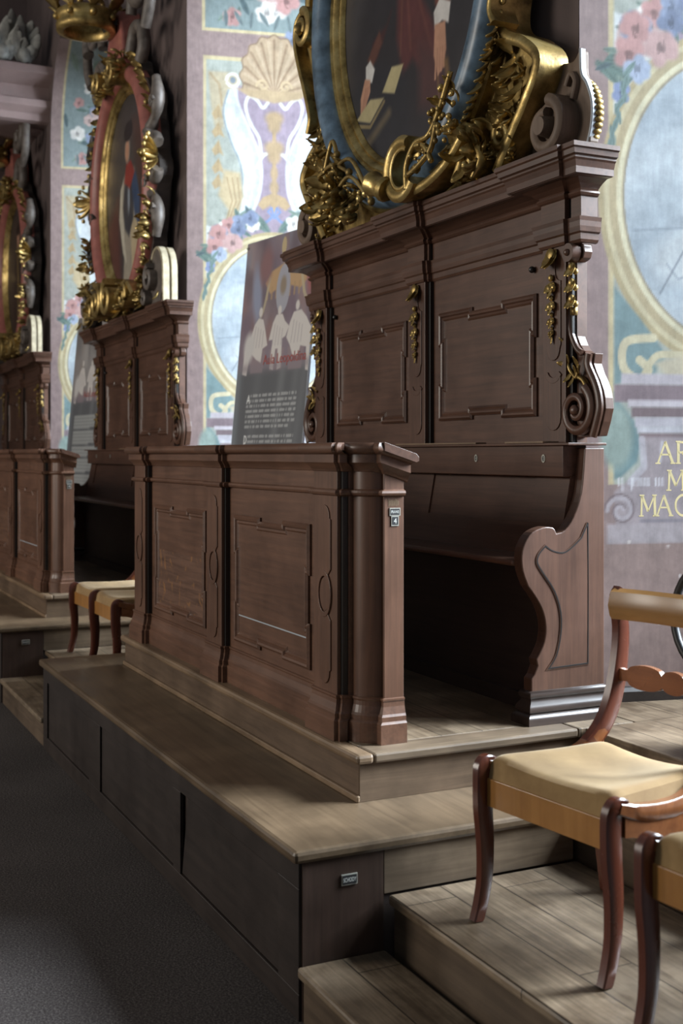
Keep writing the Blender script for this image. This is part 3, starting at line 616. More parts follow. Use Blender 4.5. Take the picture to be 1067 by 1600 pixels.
    m = MB(); SL = lambda y: -.32*max(0., y-1.872); m.sweep(plan2, [(-.004, 1.588), (.004, 1.592), (.008, 1.602), (.020, 1.616), (.026, 1.622), (.026, 1.650), (.034, 1.653), (.042, 1.660), (.046, 1.670), (.043, 1.682), (.036, 1.690)], lambda d, z, p: (p[0], p[1], z+SL(p[1])))
    m.build('top_moulding', DX, t, smooth='auto')
    m = MB(); o2 = offset(plan2, .036); fl = [p for p in o2 if p[1] < 1.872]; fl = [(fl[0][0], 1.872)]+fl+[(fl[-1][0], 1.872)]; m.prism(fl, 'z', 1.664, 1.691)
    xa, xb = o2[0][0]-.012, o2[-1][0]+.012; m.loft([[(x, y, z+SL(y)) for y, z in ((1.872, 1.662), (1.872, 1.692), (1.995, 1.692), (2.006, 1.684), (2.006, 1.670), (1.995, 1.662))] for x in (xa, xb)]); m.build('desk_top', WX, t, bevel=.004)
    # number plates on the end post
    x = xr+.128
    pl = MB(); pl.box(x, x+.003, 1.9155, 1.957, 1.439, 1.466); p = pl.build('nameplate', BRASS, t); pf = MB(); pf.box(x+.003, x+.0036, 1.9185, 1.954, 1.442, 1.463); q = pf.build('plate_field', BLACK, p)
    letters(q, 'PRAWE', (x+.0039, 1.921, 1.4475), .030, .010, 'x')
    pl = MB(); pl.box(x, x+.003, 1.922, 1.951, 1.404, 1.4385); p = pl.build('number_plate', BRASS, t); pf = MB(); pf.box(x+.003, x+.0036, 1.925, 1.948, 1.408, 1.435); q = pf.build('plate_field', BLACK, p)
    letters(q, '4', (x+.0039, 1.931, 1.4125), .011, .018, 'x')
    m = MB(); rng = random.Random(2)
    for i in range(11): y = 1.912+.0038*i; m.box(x, x+.0008, y, y+.0025, 1.475-.004*rng.random(), 1.49+.008*rng.random())
    m.build('scraped_patch', WORN, t)
    return t
# ------------------------------------------------------------------ seat and panelled back
BENCH_OUT = [(2.755, 1.675), (2.75, 1.608), (2.737, 1.503), (2.702, 1.415), (2.663, 1.368), (2.625, 1.357), (2.614, 1.377), (2.59, 1.382), (2.565, 1.381), (2.517, 1.364), (2.484, 1.325), (2.47, 1.279), (2.475, 1.223), (2.498, 1.167), (2.537, 1.118), (2.565, 1.068), (2.577, 1.012), (2.57, .957), (2.546, .911), (2.535, .896), (2.541, .872), (2.527, .841), (2.513, .826), (2.513, .67)]
BENCH_IN = [(2.767, 1.393), (2.767, .866), (2.589, .86), (2.623, .905), (2.643, .984), (2.643, 1.064), (2.614, 1.145), (2.565, 1.211), (2.538, 1.252), (2.546, 1.284), (2.575, 1.312), (2.604, 1.294), (2.653, 1.284), (2.692, 1.302), (2.737, 1.337)]
WING = [(-3.78, 2.46), (-3.75, 2.467), (-3.69, 2.467), (-3.658, 2.452), (-3.651, 2.425), (-3.660, 2.402), (-3.679, 2.394), (-3.704, 2.390), (-3.712, 2.30), (-3.716, 2.205), (-3.708, 2.138), (-3.693, 2.10), (-3.675, 2.069), (-3.655, 2.047), (-3.634, 2.036), (-3.587, 2.032), (-3.595, 1.993), (-3.575, 1.955), (-3.555, 1.926), (-3.538, 1.893), (-3.528, 1.861), (-3.524, 1.821), (-3.54, 1.772), (-3.563, 1.719), (-3.78, 1.712)]
def gilt_drop(parent, c, y, ztop, n=4, sc=1.):
    m = MB()
    m.leaf((c-.022*sc, y, ztop), (.35, -.15, -1), (0, -1, 0), .095*sc, .034*sc, .9, 2.5); m.leaf((c+.012*sc, y, ztop-.005), (-.05, -.2, -1), (0, -1, 0), .085*sc, .026*sc, .7, 2.5)
    m.blob((c, y-.008, ztop-.03*sc), .026*sc, .014, .028*sc); z = ztop-.105*sc
    for i in range(n):
        k = 1-.17*i; m.blob((c, y-.009*k, z), .011*k*sc, .011*k, .013*k*sc)
        z -= .026*k*sc
        for s in (-1, 1): m.leaf((c, y-.004, z+.012*k), (s*.55, -.12, -1), (0, -1, 0), .046*k*sc, .018*k*sc, .7, 2, 6); m.blob((c+s*.013*k*sc, y-.008, z-.010*k*sc), .012*k*sc, .010, .014*k*sc)
        m.leaf((c, y-.008, z), (0, -.1, -1), (0, -1, 0), .05*k*sc, .014*k*sc, .5, 2, 6); z -= .044*k*sc
    m.leaf((c, y-.004, z+.02), (0, 0, -1), (0, -1, 0), .04*sc, .007*sc, .3, 1, 6)
    return m.build('gilded_drop', GOLD, parent, smooth=True)
def make_stall():
    t = thing('choir_stall', (XC, 2.65, .66), 'nearest dark oak choir stall with panelled back, seat and scrolled end', 'choir stall', 'choir stalls along the wall')
    mid = 2*XC; xe = -3.587; th = .055
    # scrolled bench ends
    for s in (1, -1):
        X = (lambda x: x) if s > 0 else (lambda x: mid-x)
        out = smoothpath(BENCH_OUT[:6], 3)[:-1]+smoothpath(BENCH_OUT[5:14], 3)[:-1]+smoothpath(BENCH_OUT[13:19], 3)[:-1]+BENCH_OUT[18:]
        m = MB(); m.prism(out+[(2.845, .67), (2.845, 1.675)], 'x', X(xe-.004), X(xe-th)); e = m.build('bench_end', WZ, t, bevel=.004)
        # raised border round a sunk field
        m = MB(); P = smoothpath(BENCH_IN[2:11], 3)[:-1]+smoothpath(BENCH_IN[10:], 3)
        P = BENCH_IN[:2]+P
        m.loft([[(X(xe-.004+h), y, z) for y, z in offset([(q[0], q[1]) for q in P], d, True)] for d, h in ((-.0035, .0), (-.0025, .0036), (.0025, .0036), (.0035, 0))], caps=False); m.build('end_panel_line', BLACKW, e)
        m = MB(); m.prism([(y, z) for y, z in offset(P, -.006, True)], 'x', X(xe-.003), X(xe-.0015)); m.build('end_panel', WZ, e)
        m = MB(); pl = [(X(xe-th-.004), 2.845), (X(xe-th-.004), 2.513), (X(xe-.004), 2.513), (X(xe-.004), 2.845)]
        if s < 0: pl = pl[::-1]
        m.sweep(pl, [(.0, .782), (.008, .778), (.013, .768), (.011, .758), (.005, .752), (.006, .742), (.016, .728), (.021, .716), (.019, .706), (.013, .701), (.018, .697), (.029, .690), (.032, .683), (.032, .66), (0, .66)]); m.build('end_plinth', EBOAK, e, smooth='auto')
    # seat, its support, curved lower back
    m = MB(); m.box(mid-xe+th-.002, xe-th+.002, 2.462, 2.70, 1.238, 1.262); m.build('seat', WX, t, bevel=.010)
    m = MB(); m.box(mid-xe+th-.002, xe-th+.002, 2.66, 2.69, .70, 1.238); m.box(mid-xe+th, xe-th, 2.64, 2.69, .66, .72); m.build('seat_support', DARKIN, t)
    m = MB(); prof = [(2.735, 1.575), (2.700, 1.385), (2.680, 1.255)]
    m.loft([[(x, y, z) for y, z in prof]+[(x, 2.80, 1.255), (x, 2.80, 1.575)] for x in (mid-xe+th-.002, xe-th+.002)]); m.build('lower_back', WX, t, smooth='auto')
    m = MB()
    fld = [(y, z) for y, z in [(2.734, 1.568), (2.700, 1.385)]]
    for a, b in ((mid-xe+th, -5.93), (-5.11, -4.655), (-3.86, xe-th)):
        m.loft([[(x, y-.008, z) for y, z in fld]+[(x, y+.004, z) for y, z in fld[::-1]] for x in (a, b)])
    low = [(y, z) for y, z in [(2.700, 1.385), (2.681, 1.262)]]
    m.loft([[(x, y-.008, z) for y, z in low]+[(x, y+.004, z) for y, z in low[::-1]] for x in (mid-xe+th, xe-th)]); m.build('back_stiles', WX, t)
    m = MB(); m.box(mid-xe+th-.002, xe-th+.002, 2.69, 2.80, 1.565, 1.684); m.build('number_rail', WX, t, bevel=.003)
    for x, d in ((-4.245, '4'), (-3.762, '3'), (-5.30, '5'), (-5.78, '6')):
        n = 20; m = MB(); ra, rb = .012, .016
        m.loft([[(x+ra*k*math.cos(2*PI*i/n), 2.69-h, 1.634+rb*k*math.sin(2*PI*i/n)) for i in range(n)] for k, h in ((1, 0), (1, .003), (.66, .003), (.66, .001))], caps=False); b = m.build('number_badge', BRASS, t)
        m = MB(); m.prism([(x+ra*.68*math.cos(2*PI*i/n), 1.634+rb*.68*math.sin(2*PI*i/n)) for i in range(n)], 'y', 2.688, 2.69); q = m.build('badge_field', BLACK, b); letters(q, d, (x-.0032, 2.6876, 1.6275), .0064, .013, 'y')
    # ledge between seat and upper back
    yb, yp = 2.798, 2.762; pw = .150; cs = (XC-1.085, XC, XC+1.085)
    plan = [(cs[0]-.12, 2.845), (cs[0]-.12, 2.775), (cs[0]-pw/2-.012, 2.775), (cs[0]-pw/2-.012, yp-.004), (cs[0]+pw/2+.012, yp-.004), (cs[0]+pw/2+.012, yb-.01), (cs[1]-pw/2-.012, yb-.01), (cs[1]-pw/2-.012, yp-.004), (cs[1]+pw/2+.012, yp-.004), (cs[1]+pw/2+.012, yb-.01),
            (cs[2]-pw/2-.012, yb-.01), (cs[2]-pw/2-.012, yp-.004), (cs[2]+pw/2+.012, yp-.004), (cs[2]+pw/2+.012, 2.775)]
    m = MB(); m.box(mid-xe-.004, xe+.004, 2.672, 2.85, 1.684, 1.694); m.build('ledge', WX, t, bevel=.002)
    m = MB(); m.box(cs[1]-.04, cs[2]-.42, 2.668, 2.72, 1.694, 1.700); m.box(cs[2]-.20, cs[2]+.06, 2.666, 2.74, 1.694, 1.7005); m.build('ledge_repair', WORN, t)
    m = MB(); m.box(cs[0]-.10, cs[2]+.10, yb, 2.845, 1.694, 2.66); m.build('back_panel', WX, t)
    for c in cs:
        m = MB(); m.box(c-pw/2, c+pw/2, yp, yb+.002, 1.694, 2.66); p = m.build('pilaster', WZ, t, bevel=.0015)
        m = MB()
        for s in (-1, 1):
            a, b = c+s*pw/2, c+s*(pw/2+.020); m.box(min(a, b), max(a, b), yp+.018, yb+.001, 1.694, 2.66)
        m.build('return_shade_strip', BLACKW, p)  # black strips carry the shade of the pilaster returns
        m = MB(); w = .047
        lo = [(c-w, 1.96), (c-w, 1.79)]+arc(c, 1.79, w, 180, 360, 8)+[(c+w, 1.96)]+arc(c, 1.975, .038, -10, -170, 6)
        up = [(c-w, 2.40), (c-w, 2.075), (c-w*.86, 2.06)]+arc(c, 2.055, w*.82, 190, 350, 7)+[(c+w*.86, 2.06), (c+w, 2.075), (c+w, 2.32)]+arc(c+w, 2.36, .035, 270, 180, 5)+[(c+.01, 2.40)]
        for q in (lo, up): m.prism(q, 'y', yp-.005, yp+.002)
        m.prism(arc(c, 1.985, .058, 205, 335, 8)+arc(c, 1.99, .040, 335, 205, 8), 'y', yp-.006, yp+.002)
        m.build('carved_ornament', WZ, p, bevel=.0012); gilt_drop(p, c, yp-.006, 2.456, 4, 1.12)
    for i in range(2):
        xa, xb = cs[i]+pw/2+.088, cs[i+1]-pw/2-.088
        m = MB(); panel_frame(m, eared(xa, xb, 1.81, 2.295, .018), yb, FRAME); f = m.build('panel_frame', WX, t)
        m = MB(); m.box(xa+.03, xb-.03, yb-.003, yb+.003, 1.84, 2.265); m.build('panel_field', WX, f)
        xk = xa-.03 if i == 0 else xb-.02
        m = MB(); m.blob((xk, yb-.012, 2.40), .014, .014, .014, 10, 6); m.build('knob', BLACKW, t, smooth=True)
    # entablature breaking forward over the pilasters
    def ent_plan(b):
        P = [(cs[0]-.155, 2.85), (cs[0]-.155, 2.79), (cs[0]-pw/2-.03, 2.79), (cs[0]-pw/2-.03, 2.775)]
        for i, c in enumerate(cs):
            a, d = c-pw/2, c+pw/2
            if i: P += [(a-.016, yb-.004), (a-.016, yp+.012), (a, yp+.012)]
            P += [(a, yp-b), (d, yp-b)]
            if i < 2: P += [(d, yp+.012), (d+.016, yp+.012), (d+.016, yb-.004)]
        P[3] = (cs[0]-pw/2-.016, 2.79); P[2] = (cs[0]-pw/2-.016, 2.79)
        P = [(cs[0]-.155, 2.85), (cs[0]-.155, 2.775), (cs[0]-pw/2-.022, 2.775), (cs[0]-pw/2-.022, 2.785), (cs[0]-pw/2, 2.785)]+P[4:]+[(cs[2]+pw/2, 2.785), (cs[2]+pw/2+.022, 2.785), (cs[2]+pw/2+.022, 2.775), (cs[2]+.155, 2.775), (cs[2]+.155, 2.85)]
        return P
    EP = ent_plan(.004)
    m = MB(); m.sweep(EP, [(-.01, 2.455), (.004, 2.458), (.010, 2.468), (.012, 2.49), (.020, 2.496), (.024, 2.515), (.026, 2.535), (.030, 2.55), (.008, 2.556), (-.01, 2.56)]); m.build('architrave', WX, t)
    m = MB(); m.sweep(EP, [(-.01, 2.555), (.002, 2.558), (.002, 2.632), (.010, 2.637), (.016, 2.645), (.014, 2.652), (.006, 2.656), (.010, 2.662), (.030, 2.676), (.060, 2.690), (.066, 2.695)]); m.build('frieze', WX, t)
    m = MB(); m.sweep(EP, [(.06, 2.690), (.092, 2.690), (.096, 2.700), (.100, 2.716), (.108, 2.738), (.114, 2.745), (.114, 2.752), (.125, 2.757), (.128, 2.775), (.136, 2.780), (.136, 2.797), (.10, 2.80)]); m.build('crown_moulding', WX, t)
    m = MB(); o2 = offset(EP, .10); m.prism(o2, 'z', 2.692, 2.80); m.build('cornice_top', WX, t)
    m = MB(); m.box(cs[0]-.135, cs[2]+.135, yb-.003, 2.848, 2.455, 2.70); m.build('entablature_core', WX, t)
    # scrolled wings either side
    for s in (1, -1):
        X = (lambda x: x) if s > 0 else (lambda x: mid-x)
        m = MB(); m.prism([(X(x), z) for x, z in WING], 'y', 2.798, 2.838); w = m.build('scrolled_wing', WZ, t, bevel=.003)
        m = MB(); rim = WING[15:24]; rp = [(X(x-.018), z) for x, z in smoothpath(rim, 3)]; m.ribbon(rp, .017, 2.770, 2.79); rim2 = smoothpath(WING[7:15], 3); m.ribbon([(X(x-.013), z) for x, z in rim2], .012, 2.772, 2.79)
        m.build('rim_moulding', WZ, w, smooth='auto')
        m = MB(); sp = [(X(x), z) for x, z in spiral(-3.668, 1.818, .098, .022, 1.55, rad(60), 44, -1)]; m.ribbon(sp, [.020-.010*i/44 for i in range(45)], 2.758, 2.79); m.blob((X(-3.668), 2.765, 1.818), .022, .018, .022, 10, 6); m.build('volute', WZ, w, smooth='auto')
        m = MB(); m.tube([(X(-3.70), 2.79, 2.425), (X(-3.70), 2.755, 2.425)], [.040, .036], 14); m.blob((X(-3.70), 2.752, 2.425), .014, .012, .014); m.build('top_scroll', WZ, w, smooth='auto')
        m = MB(); gm = m
        for i in range(3):
            z = 2.37-.062*i
            for q in (-1, 0, 1): m.leaf((X(-3.693), 2.775, z+.015), (q*.45, -.1, -1), (0, -1, 0), .06, .018, .7, 2, 6)
            m.blob((X(-3.693), 2.77, z), .015, .014, .018)
            for q in (-1, 1): m.blob((X(-3.693)+q*.016, 2.776, z-.02), .012, .011, .013)
        m.box(X(-3.693)-.012, X(-3.693)+.012, 2.772, 2.79, 2.185, 2.215); m.build('gilded_drop', GOLD, w, smooth=True)
        m = MB(); m.tube([(X(x), 2.775, z) for x, z in smoothpath([(-3.742, 2.08), (-3.735, 2.03), (-3.715, 1.98), (-3.69, 1.955), (-3.67, 1.945), (-3.655, 1.99)], 4)], .007, 6)
        for (x, z, dx, dz) in ((-3.738, 2.06, -.2, 1), (-3.725, 2.0, .6, .7), (-3.72, 1.99, -.7, .3), (-3.70, 1.965, -.4, -.8), (-3.675, 1.95, .4, .8), (-3.665, 1.96, .7, .4), (-3.69, 1.95, .0, -1), (-3.66, 1.98, 0, 1)): m.leaf((X(x), 2.775, z), ((1 if s > 0 else -1)*dx, -.2, dz), (0, -1, 0), .05, .011, .7, 2, 6)
        m.ribbon([(X(x), z) for x, z in smoothpath([(-3.66, 1.945), (-3.63, 1.93), (-3.605, 1.895)], 4)], .007, 2.768, 2.79)
        m.build('gilded_sprig', GOLD, w, smooth=True)
    return t
# ------------------------------------------------------------------ portraits in carved frames
PA, PB, PZ, PY = .70, .83, 3.89, 2.76          # oval half axes, centre height, picture plane
def oval_sweep(m, cx, prof, n=72):
    """profile: (grow, y); swept round the oval"""
    for (g0, y0), (g1, y1) in zip(prof[:-1], prof[1:]): pass
    rings = []
    for i in range(n):
        a = 2*PI*i/n; rings.append([(cx+(PA+g)*math.cos(a), y, PZ+(PB+g)*math.sin(a)) for g, y in prof])
    m.loft(rings+[rings[0]], closed=False, caps=False)
def paint_sitter(cx, kind):
    B = Brush(cx-PA, cx+PA, PZ-PB, PZ+PB, .006 if kind == 0 else .010, (47, 44, 47)); q = lambda pts: [(cx+x, PZ+z) for x, z in pts]
    sk, sks = (176, 132, 108), (140, 98, 80)
    if kind == 0:        # seated figure in a dark robe and deep red stole, one hand on an open book
        B.ell(cx-.1, PZ+.1, .62, .8, (58, 55, 58), 1.2)
        B.poly(q([(-.62, -.25), (-.35, .35), (-.2, .5), (.3, .5), (.5, .2), (.66, -.2), (.3, -.83), (-.3, -.83)]), (40, 37, 41), 20)
        B.poly(q([(-.14, .6), (.08, .6), (.07, .2), (.14, -.1), (.3, -.33), (.20, -.48), (.04, -.36), (-.06, -.40), (-.12, -.2), (-.10, .2)]), (84, 44, 44), 8)
        B.line(q([(-.05, .6), (-.02, .1), (.02, -.3)]), .02, (112, 66, 56), .6, 4); B.line(q([(.04, .6), (.04, .2), (.10, -.08), (.22, -.36)]), .016, (108, 64, 54), .6, 4)
        B.line(q([(-.1, .4), (-.06, 0), (-.08, -.3)]), .012, (118, 82, 60), .5, 3); B.poly(q([(.1, -.3), (.34, -.42), (.36, -.7), (.1, -.6)]), (74, 46, 46), 16)
        B.poly(q([(-.66, -.35), (-.3, -.28), (-.02, -.42), (.05, -.83), (-.5, -.83)]), (36, 36, 42), 14)
        q = lambda pts: [(cx+x, PZ+z-.13) for x, z in pts]
        # sleeve and hand on the book, left
        B.poly(q([(-.22, .02), (-.17, .08), (-.24, -.02), (-.33, -.12), (-.40, -.10), (-.37, -.02)]), (62, 32, 33), 6); B.poly(q([(-.30, .02), (-.27, -.05), (-.38, -.15), (-.43, -.09)]), (88, 54, 45), 4)
        B.poly(q([(-.45, -.12), (-.40, -.10), (-.35, -.16), (-.38, -.22), (-.45, -.20)]), (196, 194, 190), 2)
        B.poly(q([(-.46, -.18), (-.40, -.20), (-.40, -.26), (-.47, -.35), (-.51, -.36), (-.51, -.27)]), sk, 2)
        for i in range(3): B.line(q([(-.45+.018*i, -.23), (-.49+.016*i, -.34)]), .008, sks, .7)
        B.poly(q([(-.56, -.37), (-.40, -.30), (-.25, -.33), (-.40, -.42)]), (168, 156, 118), 2); B.poly(q([(-.27, -.30), (-.17, -.20), (-.05, -.22), (-.14, -.34)]), (176, 164, 124), 2); B.line(q([(-.55, -.40), (-.4, -.44), (-.25, -.35)]), .02, (120, 106, 76))
        B.line(q([(-.58, -.55), (-.42, -.52), (-.2, -.42)]), .05, (112, 98, 74), .7, 6)
        q = lambda pts: [(cx+x*.95+.01, PZ+z-.26) for x, z in pts]
        # right hand hanging over an arm rest
        B.poly(q([(.26, .24), (.36, .22), (.42, .08), (.32, .02), (.25, .10)]), (104, 60, 50), 4); B.poly(q([(.24, .06), (.30, .11), (.40, .06), (.38, -.03), (.32, 0), (.25, -.02)]), (204, 200, 196), 2)
        B.poly(q([(.25, 0), (.35, -.01), (.36, -.14), (.33, -.22), (.28, -.24), (.24, -.14)]), sk, 2)
        for i in range(4): B.line(q([(.265+.024*i, -.10), (.255+.028*i, -.25+.012*i)]), .015, sk); B.line(q([(.278+.024*i, -.12), (.27+.026*i, -.22)]), .005, sks, .7)
        B.line(q(smoothpath([(.36, -.2), (.39, -.32), (.47, -.45), (.58, -.52)], 5)), .035, (122, 92, 56), .8, 5); B.line(q([(.28, -.25), (.30, -.42), (.34, -.5)]), .014, (128, 98, 60), .7, 3)
        B.ell(cx, PZ+.58, .09, .13, (160, 122, 100), .4); B.ell(cx, PZ+.68, .12, .09, (60, 56, 54), .4)
    elif kind == 1:      # standing man in breastplate, red collar, pale robe and blue sash
        B.ell(cx, PZ+.1, .6, .75, (66, 64, 62), 1.2); B.poly(q([(.1, .6), (.7, .5), (.7, -.83), (.2, -.83), (.3, 0)]), (74, 52, 46), 20)
        B.poly(q([(-.7, -.2), (-.3, 0), (-.2, -.83), (-.7, -.83)]), (82, 50, 46), 16)
        B.poly(q([(-.14, .14), (.02, .22), (.2, .16), (.3, -.2), (.2, -.5), (.24, -.8), (-.16, -.8), (-.1, -.4), (-.26, -.15)]), (150, 142, 128), 5)
        B.poly(q([(.06, -.22), (.28, -.28), (.36, -.6), (.14, -.75)]), (176, 160, 130), 5)
        B.poly(q([(-.10, .10), (.1, .16), (.18, 0), (.16, -.25), (.03, -.38), (-.1, -.3), (-.16, -.1)]), (58, 60, 66), 4); B.ell(cx+.02, PZ-.05, .035, .12, (132, 140, 150), 1)
        B.poly(q([(.12, .18), (.24, .12), (.36, -.1), (.34, -.35), (.2, -.22), (.12, 0)]), (52, 70, 98), 4)
        B.poly(q([(-.06, .26), (.08, .26), (.2, .14), (.06, .02), (-.12, .1)]), (136, 52, 46), 3)
        B.poly(q([(-.24, .06), (-.14, .14), (-.18, -.1), (-.1, -.4), (-.05, -.6), (-.16, -.5), (-.28, -.2)]), (182, 176, 160), 3)
        B.ell(cx-.02, PZ+.37, .085, .12, (120, 112, 104), .3); B.ell(cx-.03, PZ+.36, .062, .095, sk, .4); B.ell(cx, PZ+.52, .13, .08, (26, 26, 28), .3); B.poly(q([(-.1, .49), (.1, .62), (.14, .48)]), (30, 30, 33), 2)
    else:                # standing figure with a gold sash
        B.ell(cx, PZ, .55, .7, (72, 62, 52), 1.2); B.poly(q([(-.2, .25), (.2, .25), (.35, -.4), (.3, -.83), (-.3, -.83), (-.35, -.4)]), (52, 42, 38), 6)
        B.line(q([(-.05, .3), (0, -.1), (-.02, -.5), (.04, -.8)]), .07, (140, 116, 66), .8, 4); B.ell(cx, PZ+.42, .08, .12, sk, .5); B.ell(cx, PZ+.53, .12, .07, (40, 32, 28), .5)
    return B
def foliage(m, cx, cz, y, rx, rz, n, rng, size=.11, berries=0):
    for i in range(n):
        a = rng.uniform(0, 2*PI); r = math.sqrt(rng.random()); x, z = cx+rx*r*math.cos(a), cz+rz*r*math.sin(a); b = a+rng.uniform(-.9, .9)
        m.leaf((x, y-.02*rng.random(), z), (math.cos(b), -rng.uniform(.0, .55), math.sin(b)), (0, -1, 0), size*rng.uniform(.7, 1.3), size*rng.uniform(.22, .36), rng.uniform(.8, 1.9), rng.choice((2, 3, 3)), 8)
    for i in range(berries):
        a = rng.uniform(0, 2*PI); r = math.sqrt(rng.random()); s = size*rng.uniform(.12, .2); m.blob((cx+rx*r*math.cos(a), y-.03-.03*rng.random(), cz+rz*r*math.sin(a)), s, s, s*1.15, 7, 4)
def make_portrait(kind, cx, label):
    P = lambda x, z: (cx+x, PZ+z)
    t = thing('framed_oval_portrait', (cx, 2.76, 2.80), label, 'portrait', 'oval portraits in carved frames above the stalls'); rng = random.Random(11+kind)
    B = paint_sitter(cx, kind); B.mesh('oil_painting', OIL, PY, t, mask=lambda X, Z: np.hypot((X-cx)/(PA+.01), (Z-PZ)/(PB+.01)) < 1.0)
    m = MB(); n = 72; m.prism([(cx+(PA+.2)*math.cos(2*PI*i/n), PZ+(PB+.2)*math.sin(2*PI*i/n)) for i in range(n)], 'y', PY+.012, 2.86); m.build('backing_board', DKCARVE, t)
    m = MB(); oval_sweep(m, cx, [(-.012, PY-.002), (-.004, PY-.02), (.006, PY-.028), (.016, PY-.022), (.024, PY-.040), (.040, PY-.052), (.052, PY-.046), (.060, PY-.058), (.070, PY-.052), (.074, PY)]); m.build('gilded_inner_moulding', GOLD, t, smooth='auto')
    m = MB(); oval_sweep(m, cx, [(.070, PY)]+[(.147-.078*math.cos(rad(a)), PY-.035-.085*math.sin(rad(a))) for a in range(0, 181, 18)]+[(.225, PY+.02)]); m.build('painted_torus', BLUE if kind == 0 else RED, t, smooth='auto')
    # carved surround
    if kind == 0:
        m = MB(); oval_sweep(m, cx, [(.215, PY+.02), (.220, PY-.035), (.235, PY-.05), (.250, PY-.035), (.255, PY+.03)])
        for s in (1, -1):      # broad gilded straps running down both sides
            out = smoothpath([(.80, .88), (1.0, .55), (1.06, .15), (.99, -.05), (.92, -.25), (.87, -.42), (.90, -.52), (1.04, -.60), (1.13, -.70), (1.04, -.84), (.94, -.95), (.84, -1.07)], 6)
            m.ribbon([P(s*x, z) for x, z in out], [.024]*len(out), PY-.07, PY+.08)
            inn = [(min(x-.03, .90*math.sqrt(max(.02, 1-(z/1.04)**2))), z) for x, z in out]
            m.prism([P(s*x, z) for x, z in out]+[P(s*x, z) for x, z in inn[::-1]], 'y', PY+.0, PY+.08)
        m.build('gilded_surround', GOLD, t, smooth='auto')
        for s in (1, -1):      # big scroll at mid height
            m = MB(); sp = spiral(*P(s*.985, .10), .100, .028, 1.35, rad(90), 40, s); m.ribbon(sp, [.026-.012*i/40 for i in range(41)], PY-.14, PY+.02); m.blob((P(s*.985, .10)[0], PY-.13, P(0, .10)[1]), .032, .04, .036)
            st = smoothpath([(.985, .20), (1.07, .16), (1.09, .06), (1.04, -.08), (.97, -.22), (.92, -.33), (.89, -.42), (.92, -.49)], 6); m.ribbon([P(s*x, z) for x, z in st], .014, PY-.13, PY+.0)
            m.build('side_scroll', GOLD, t, smooth='auto')
        m = MB()               # relief leaves on the surround
        for s in (1, -1):
            for i in range(16):
                a = rad(-24-2.6*i); g = .26; x, z = (PA+g)*math.cos(a), (PB+g*.8)*math.sin(a); m.leaf((cx+s*x, PY-.06, PZ+z), (s*rng.uniform(-.3, .7), -.2, -1), (0, -1, 0), .10, .035, 1.2, 3, 7); m.blob((cx+s*(x+.04), PY-.07, PZ+z+.03), .014, .014, .016, 6, 4)
        for s in (1, -1):
            for i in range(34):
                z = -.50-.55*i/34; w = np.interp(z, [-1.05, -.84, -.70, -.6, -.52], [.78, .96, 1.03, .97, .88])-.05; m.leaf((cx+s*(w+rng.uniform(-.10, .03)), PY-.02, PZ+z), (s*rng.uniform(-.6, .6), -.25, rng.choice((-1, -1, .6))), (0, -1, 0), rng.uniform(.07, .12), .032, 1.3, 3, 7)
        m.build('relief_leaves', GOLD, t, smooth=True)
        # bottom: rolled strap, open ring scroll, flowers
        m = MB(); m.tube([(cx+.03+.017*i, PY-.22+.004*i, PZ-.965-.008*i) for i in range(8)], [.054, .062, .056, .050, .050, .054, .062, .054], 12); m.build('rolled_strap', GOLD, t, smooth='auto')
        m = MB(); rg = [P(.130*math.cos(rad(a))+.27, -.95+.125*math.sin(rad(a))) for a in range(60, 332, 12)]; m.ribbon(rg, .026, PY-.21, PY-.10); rg = [P(.095*math.cos(rad(a))+.275, -.95+.09*math.sin(rad(a))) for a in range(60, 332, 12)]; m.ribbon(rg, .010, PY-.20, PY-.10)
        m.ribbon([P(x, z) for x, z in smoothpath([(.30, -1.06), (.45, -1.05), (.62, -1.0), (.74, -.92)], 5)], .022, PY-.18, PY-.06); m.build('ring_scroll', GOLD, t, smooth='auto')
        m = MB(); foliage(m, *P(-.60, -.88), PY-.11, .16, .16, 34, rng, .11, 16); foliage(m, *P(-.82, -.72), PY-.08, .06, .14, 12, rng, .08, 8); foliage(m, *P(-.36, -.99), PY-.12, .2, .07, 18, rng, .10, 6)
        for i, (x0, z0, x1, z1, x2, z2) in enumerate(((-.70, -.80, -.50, -.76, -.30, -.84), (-.50, -.80, -.28, -.78, -.06, -1.03), (-.6, -.8, -.50, -.64, -.44, -.72), (-.46, -.92, -.30, -.86, -.12, -.98))):
            pth = [(P(x, z)[0], PY-.17, P(x, z)[1]) for x, z in smoothpath([(x0, z0), (x1, z1), (x2, z2)], 6)]; m.tube(pth, .011, 6); m.blob(pth[-1], .02, .02, .022)
        m.blob((cx-.78, PY-.13, PZ-.83), .06, .05, .035, 10, 6); m.build('left_foliage', GOLD, t, smooth=True)
        m = MB(); foliage(m, *P(.64, -.80), PY-.15, .10, .13, 10, rng, .08, 34); foliage(m, *P(.44, -.93), PY-.16, .06, .05, 8, rng, .06, 8); foliage(m, *P(.76, -.98), PY-.12, .08, .08, 12, rng, .11, 4)
        for pts in (((.34, -1.06), (.34, -.95), (.42, -.87), (.54, -.86), (.64, -.76), (.72, -.64)), ((.34, -1.0), (.46, -.97), (.56, -.92), (.60, -.82)), ((.42, -.88), (.50, -.90), (.56, -.98))):
            pth = [(P(x, z)[0], PY-.20, P(x, z)[1]) for x, z in smoothpath(pts, 6)]; m.tube(pth, .013, 6)
        for q in range(3): m.ribbon([P(x+.045*q, z) for x, z in smoothpath([(.66, -.84), (.63, -.92), (.67, -1.0), (.62, -1.075)], 5)], [.010+.018*math.sin(PI*i/15) for i in range(16)], PY-.14+.02*q, PY-.02)
        m.build('right_foliage', GOLD, t, smooth=True)
    else:
        m = MB(); edge = []
